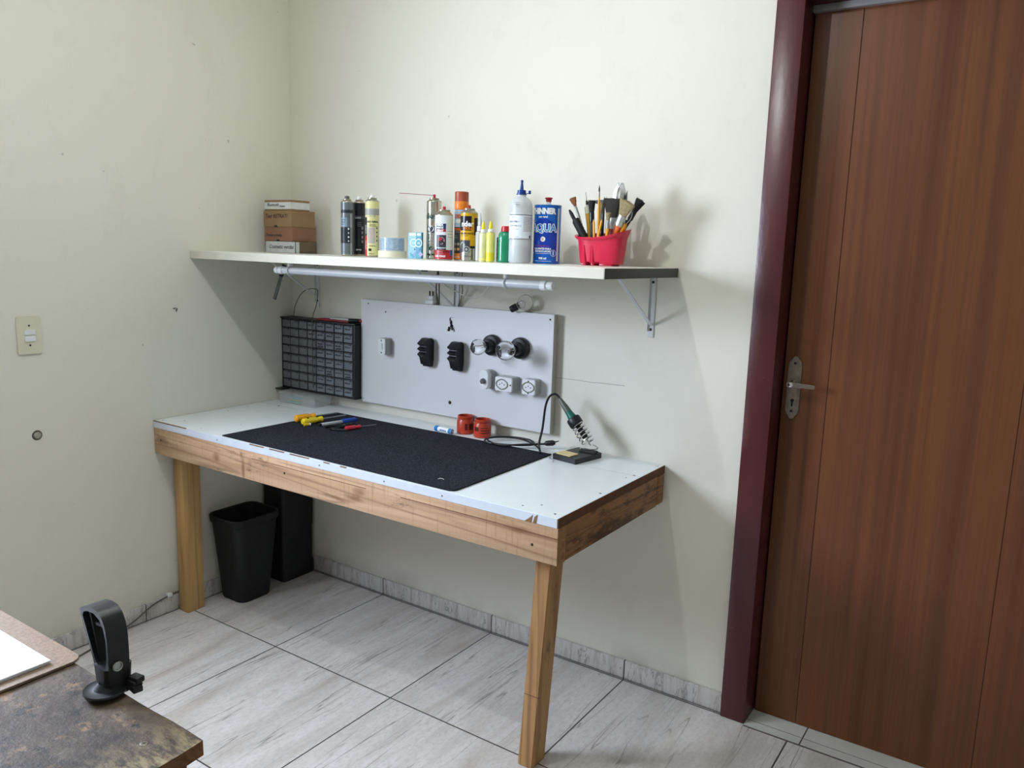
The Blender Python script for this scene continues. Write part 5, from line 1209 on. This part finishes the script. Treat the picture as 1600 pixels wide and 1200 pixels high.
# ------------------------------------------------------------ foreground worktable
TZ0 = 0.85; TX1, TY1 = 2.031, -1.927
def worn():
    g = NG('battered_dark_tabletop', 0.62, spec=0.35)
    v = g.mapping()
    c = g.ramp(g.noise(v, 4, 6, 0.65, 0.4), [(0.34, '1f1813'), (0.46, '42352a'), (0.55, '564839'), (0.66, '2a221d')])
    c = g.mix(g.ramp(g.noise(g.mapping(loc=(4, 2, 0)), 26, 7, 0.8), [(0.50, 0.0), (0.62, 0.55)]), c, '665a4c')
    c = g.mix(g.ramp(g.noise(g.mapping(loc=(8, 1, 0)), 17, 6, 0.7), [(0.58, 0.0), (0.66, 0.75)]), c, '8b6e4e')
    c = g.mix(g.ramp(g.noise(g.mapping(loc=(2, 9, 0)), 30, 5, 0.7), [(0.58, 0.0), (0.64, 0.9)]), c, '17130f')
    # lighter, chipped strip along the right edge
    x = g.sep()[0]; e = g.ramp(g.math('SUBTRACT', x, (TX1 - .11) * U), [(0.0, 0.0), (0.10, 0.9)])
    c = g.mix(g.math('MULTIPLY', e, g.ramp(g.noise(g.mapping(scale=(1, 3, 1)), 30, 5, 0.7), [(0.42, 0.0), (0.6, 1.0)])), c, 'a08f6a')
    g.color(c); h = g.noise(v, 45, 6, 0.7); g.bump(h, 0.6, 0.003); return g.m
M_worn = worn(); M_wedge = wood_mat('worn_table_edge', ('5a3b22', '74502f', '8a6238', '3a2616'), 0, dirt='241a12', dirt_lo=0.6, seed=4)
t = thing('worktable', 'battered dark wooden table in the near left corner', 'table', (0, 0, 0))
def rough_box(x0, x1, y0, y1, z0, z1, amp, seed, nx=24):
    b = BM(); rnd = random.Random(seed); pts = []
    n1 = [(x0 + (x1 - x0) * k / nx, y1 + rnd.uniform(-amp, amp)) for k in range(nx)] + [(x1 - .004, y1 - .002)] + [(x1 + rnd.uniform(-amp, amp), y1 + (y0 - y1) * k / nx) for k in range(1, nx)] + [(x1, y0), (x0, y0)]
    A = [b.verts.new((u, v, z1)) for u, v in n1]; B = [b.verts.new((u + rnd.uniform(-amp, amp), v, z0)) for u, v in n1]; n = len(n1)
    b.faces.new(A); b.faces.new(B[::-1])
    for i in range(n): b.faces.new([A[i], A[(i + 1) % n], B[(i + 1) % n], B[i]]).material_index = 1
    return b
b = rough_box(1.02, TX1, -2.85, TY1, TZ0 - .024, TZ0, .0016, 2); obj('tabletop', b, [M_worn, M_wedge], t, smooth=20)
b = BM(); box(b, 1.04, TX1 - .03, -2.83, TY1 - .012, TZ0 - .052, TZ0 - .0245, .002); obj('under_board', b, M_wedge, t)
for lx in (1.07, TX1 - .11):
    for ly in (-2.80, TY1 - .10):
        b = BM(); box(b, lx, lx + .06, ly, ly + .06, 0, TZ0 - .0525, .003); obj('leg', b, M_wedge, t)
b = BM(); lathe(b, [(.0058, -.0002), (.0058, .0006), (.0048, .0009), (.0001, .0009)], (1.966, -1.985, TZ0), seg=16)
box(b, 1.9625, 1.9695, -1.9856, -1.9844, TZ0 + .0008, TZ0 + .0011, mi=1); box(b, 1.9654, 1.9666, -1.9885, -1.9815, TZ0 + .0008, TZ0 + .0011, mi=1); obj('screw', b, [M_plate, M_black2], t)
# clipboard and paper
def hardboard():
    g = NG('brown_hardboard', 0.45); n = g.noise(g.mapping(), 180, 4, 0.8); c = g.ramp(n, [(0.35, '756150'), (0.65, '96806c')])
    g.color(c); g.bump(n, 0.2, 0.001); return g.m
t = thing('clipboard', 'brown hardboard clipboard with rounded corner on the battered table', 'clipboard', (1.478, -2.036, TZ0 + .0012))
b = BM(); prism(b, rrect(.372, .250, .022, 6), lambda u, v, a: (u + .0, v - .0, a + .0), .0, .0045, .0008); obj('board', b, hardboard(), t)
b = BM(); box(b, -.184, -.165, -.05, .05, .0046, .018, .004); obj('clip', b, M_chrome, t)
t = thing('paper_stack', 'stack of white paper sheets lying on the clipboard', 'paper', (1.478, -2.048, TZ0 + .0062))
M_paper = mat('white_paper', 'f2f3f5', 0.7, var=0.01)
rnd = random.Random(9)
for k in range(5):
    b = BM(); d = rnd.uniform(-.0012, .0012)
    box(b, -.158 + d, .162 + d, -.113 + d, .092 + rnd.uniform(-.001, .001), k * .0012, k * .0012 + .0010); obj('sheet', b, M_paper, t, smooth=0)

# ratchet clamp head
ca = math.radians(53); rt = Vector((.829, .559, 0)).normalized(); fw_ = Vector((-.559, .829, 0))
e_ = rt * math.cos(ca) + fw_ * math.sin(ca); p_ = -rt * math.sin(ca) + fw_ * math.cos(ca)
org = Vector((1.812, -1.935, TZ0 + .0005))
t = thing('bar_clamp', 'black plastic clamp standing upright on the far edge of the battered table', 'clamp', tuple(org))
# profile plane: (p_ horizontal, z up); thickness along e_ from -.022 to .024. p=0 at near side
MC = Matrix(((e_.x, p_.x, 0), (e_.y, p_.y, 0), (0, 0, 1))).to_4x4()
fn = lambda p, z, a: MC @ Vector((a, p, z * .94))
outer = [(-.004, .020), (-.006, .045), (-.007, .075), (-.006, .105), (-.001, .128), (.008, .143), (.022, .151), (.040, .152), (.060, .149), (.074, .143), (.080, .138), (.079, .128), (.072, .112), (.062, .092), (.050, .070), (.042, .050), (.038, .030), (.036, .020)]
inner = [(.003, .050), (-.001, .075), (-.001, .105), (.005, .124), (.015, .137), (.034, .1435), (.055, .141), (.068, .136), (.072, .128), (.062, .108), (.048, .078), (.036, .056), (.022, .046)]
b = BM()
def ringprism(outer, inner, a0, a1):
    n = 60
    def res(P):
        P = [Vector((x, y)) for x, y in P]; P.append(P[0]); L_ = [0]
        for i in range(1, len(P)): L_.append(L_[-1] + (P[i] - P[i - 1]).length)
        out = []
        for k in range(n):
            s = L_[-1] * k / n
            for i in range(1, len(P)):
                if L_[i] >= s: f = (s - L_[i - 1]) / max(L_[i] - L_[i - 1], 1e-9); out.append(P[i - 1].lerp(P[i], f)); break
        return out
    O, I = res(outer), res(inner)
    # pair each outer point with inner by angle about the centre
    c = Vector((.035, .09)); ang = lambda p: math.atan2(p.y - c.y, p.x - c.x)
    O.sort(key=ang); I.sort(key=ang)
    VO = [[b.verts.new(fn(p.x, p.y, a)) for p in O] for a in (a0, a1)]; VI = [[b.verts.new(fn(p.x, p.y, a)) for p in I] for a in (a0, a1)]
    for i in range(n):
        j = (i + 1) % n
        b.faces.new([VO[0][i], VO[0][j], VO[1][j], VO[1][i]]); b.faces.new([VI[0][i], VI[0][j], VI[1][j], VI[1][i]])
        for k in (0, 1): b.faces.new([VO[k][i], VO[k][j], VI[k][j], VI[k][i]])
ringprism(outer, inner, -.016, .018)
obj('handle_loop', b, M_black, t, smooth=40)
b = BM(); prism(b, [(.030, .050), (.058, .139), (.063, .138), (.036, .052)], fn, -.010, .012); prism(b, [(.006, .122), (.040, .118), (.042, .122), (.008, .127)], fn, -.010, .012)
box(b, -.006, .006, .055, .064, .050, .078, .002, M=MC); obj('web', b, M_black2, t)
b = BM(); loft(b, [[fn(y * .9 + .016, z, x + .002) for x, y in rrect(w0, d0, r, 5)] for w0, d0, r, z in ((.060, .050, .02, .002), (.056, .046, .018, .010), (.046, .042, .012, .016), (.044, .044, .008, .030), (.045, .046, .006, .052))]); obj('neck', b, M_black, t, smooth=50)
b = BM()
c0 = Vector((0, 0, 0)); uu_ = rt; 
prof = [(.0001, .0), (.020, .0), (.031, .004), (.034, .009), (.033, .0115), (.028, .010), (.018, .012), (.010, .022)]
lathe(b, prof, (p_.x * .014 - e_.x * .013, p_.y * .014 - e_.y * .013, .0), (0, 0, 1), 32); obj('pressure_pad', b, mat('grey_black_rubber', '26272a', 0.45), t, label='flared rubber pad')
b = BM(); nx_ = -p_; cc = MC @ Vector((-.003, -.0065, .053))
lathe(b, [(.0085, .0), (.0085, .004), (.0072, .005), (.0058, .0045), (.0055, .0025), (.0001, .002)], tuple(cc), tuple(nx_), 20); obj('bolt', b, M_metal, t, label='steel hex bolt')
b = BM(); rnd = random.Random(1)
for k in range(4): 
    M2 = Matrix.Translation(Vector((rt.x * .024 + fw_.x * .008, rt.y * .024 + fw_.y * .008, .004)) + Vector((rnd.uniform(-.004, .004), rnd.uniform(-.004, .004), k * .006))) @ Matrix.Rotation(ca + .5 + k * .1, 4, 'Z')
    box(b, -.008, .008, -.011, .011, -.004, .006, .002, M=M2)
obj('jaw_block', b, M_black2, t)
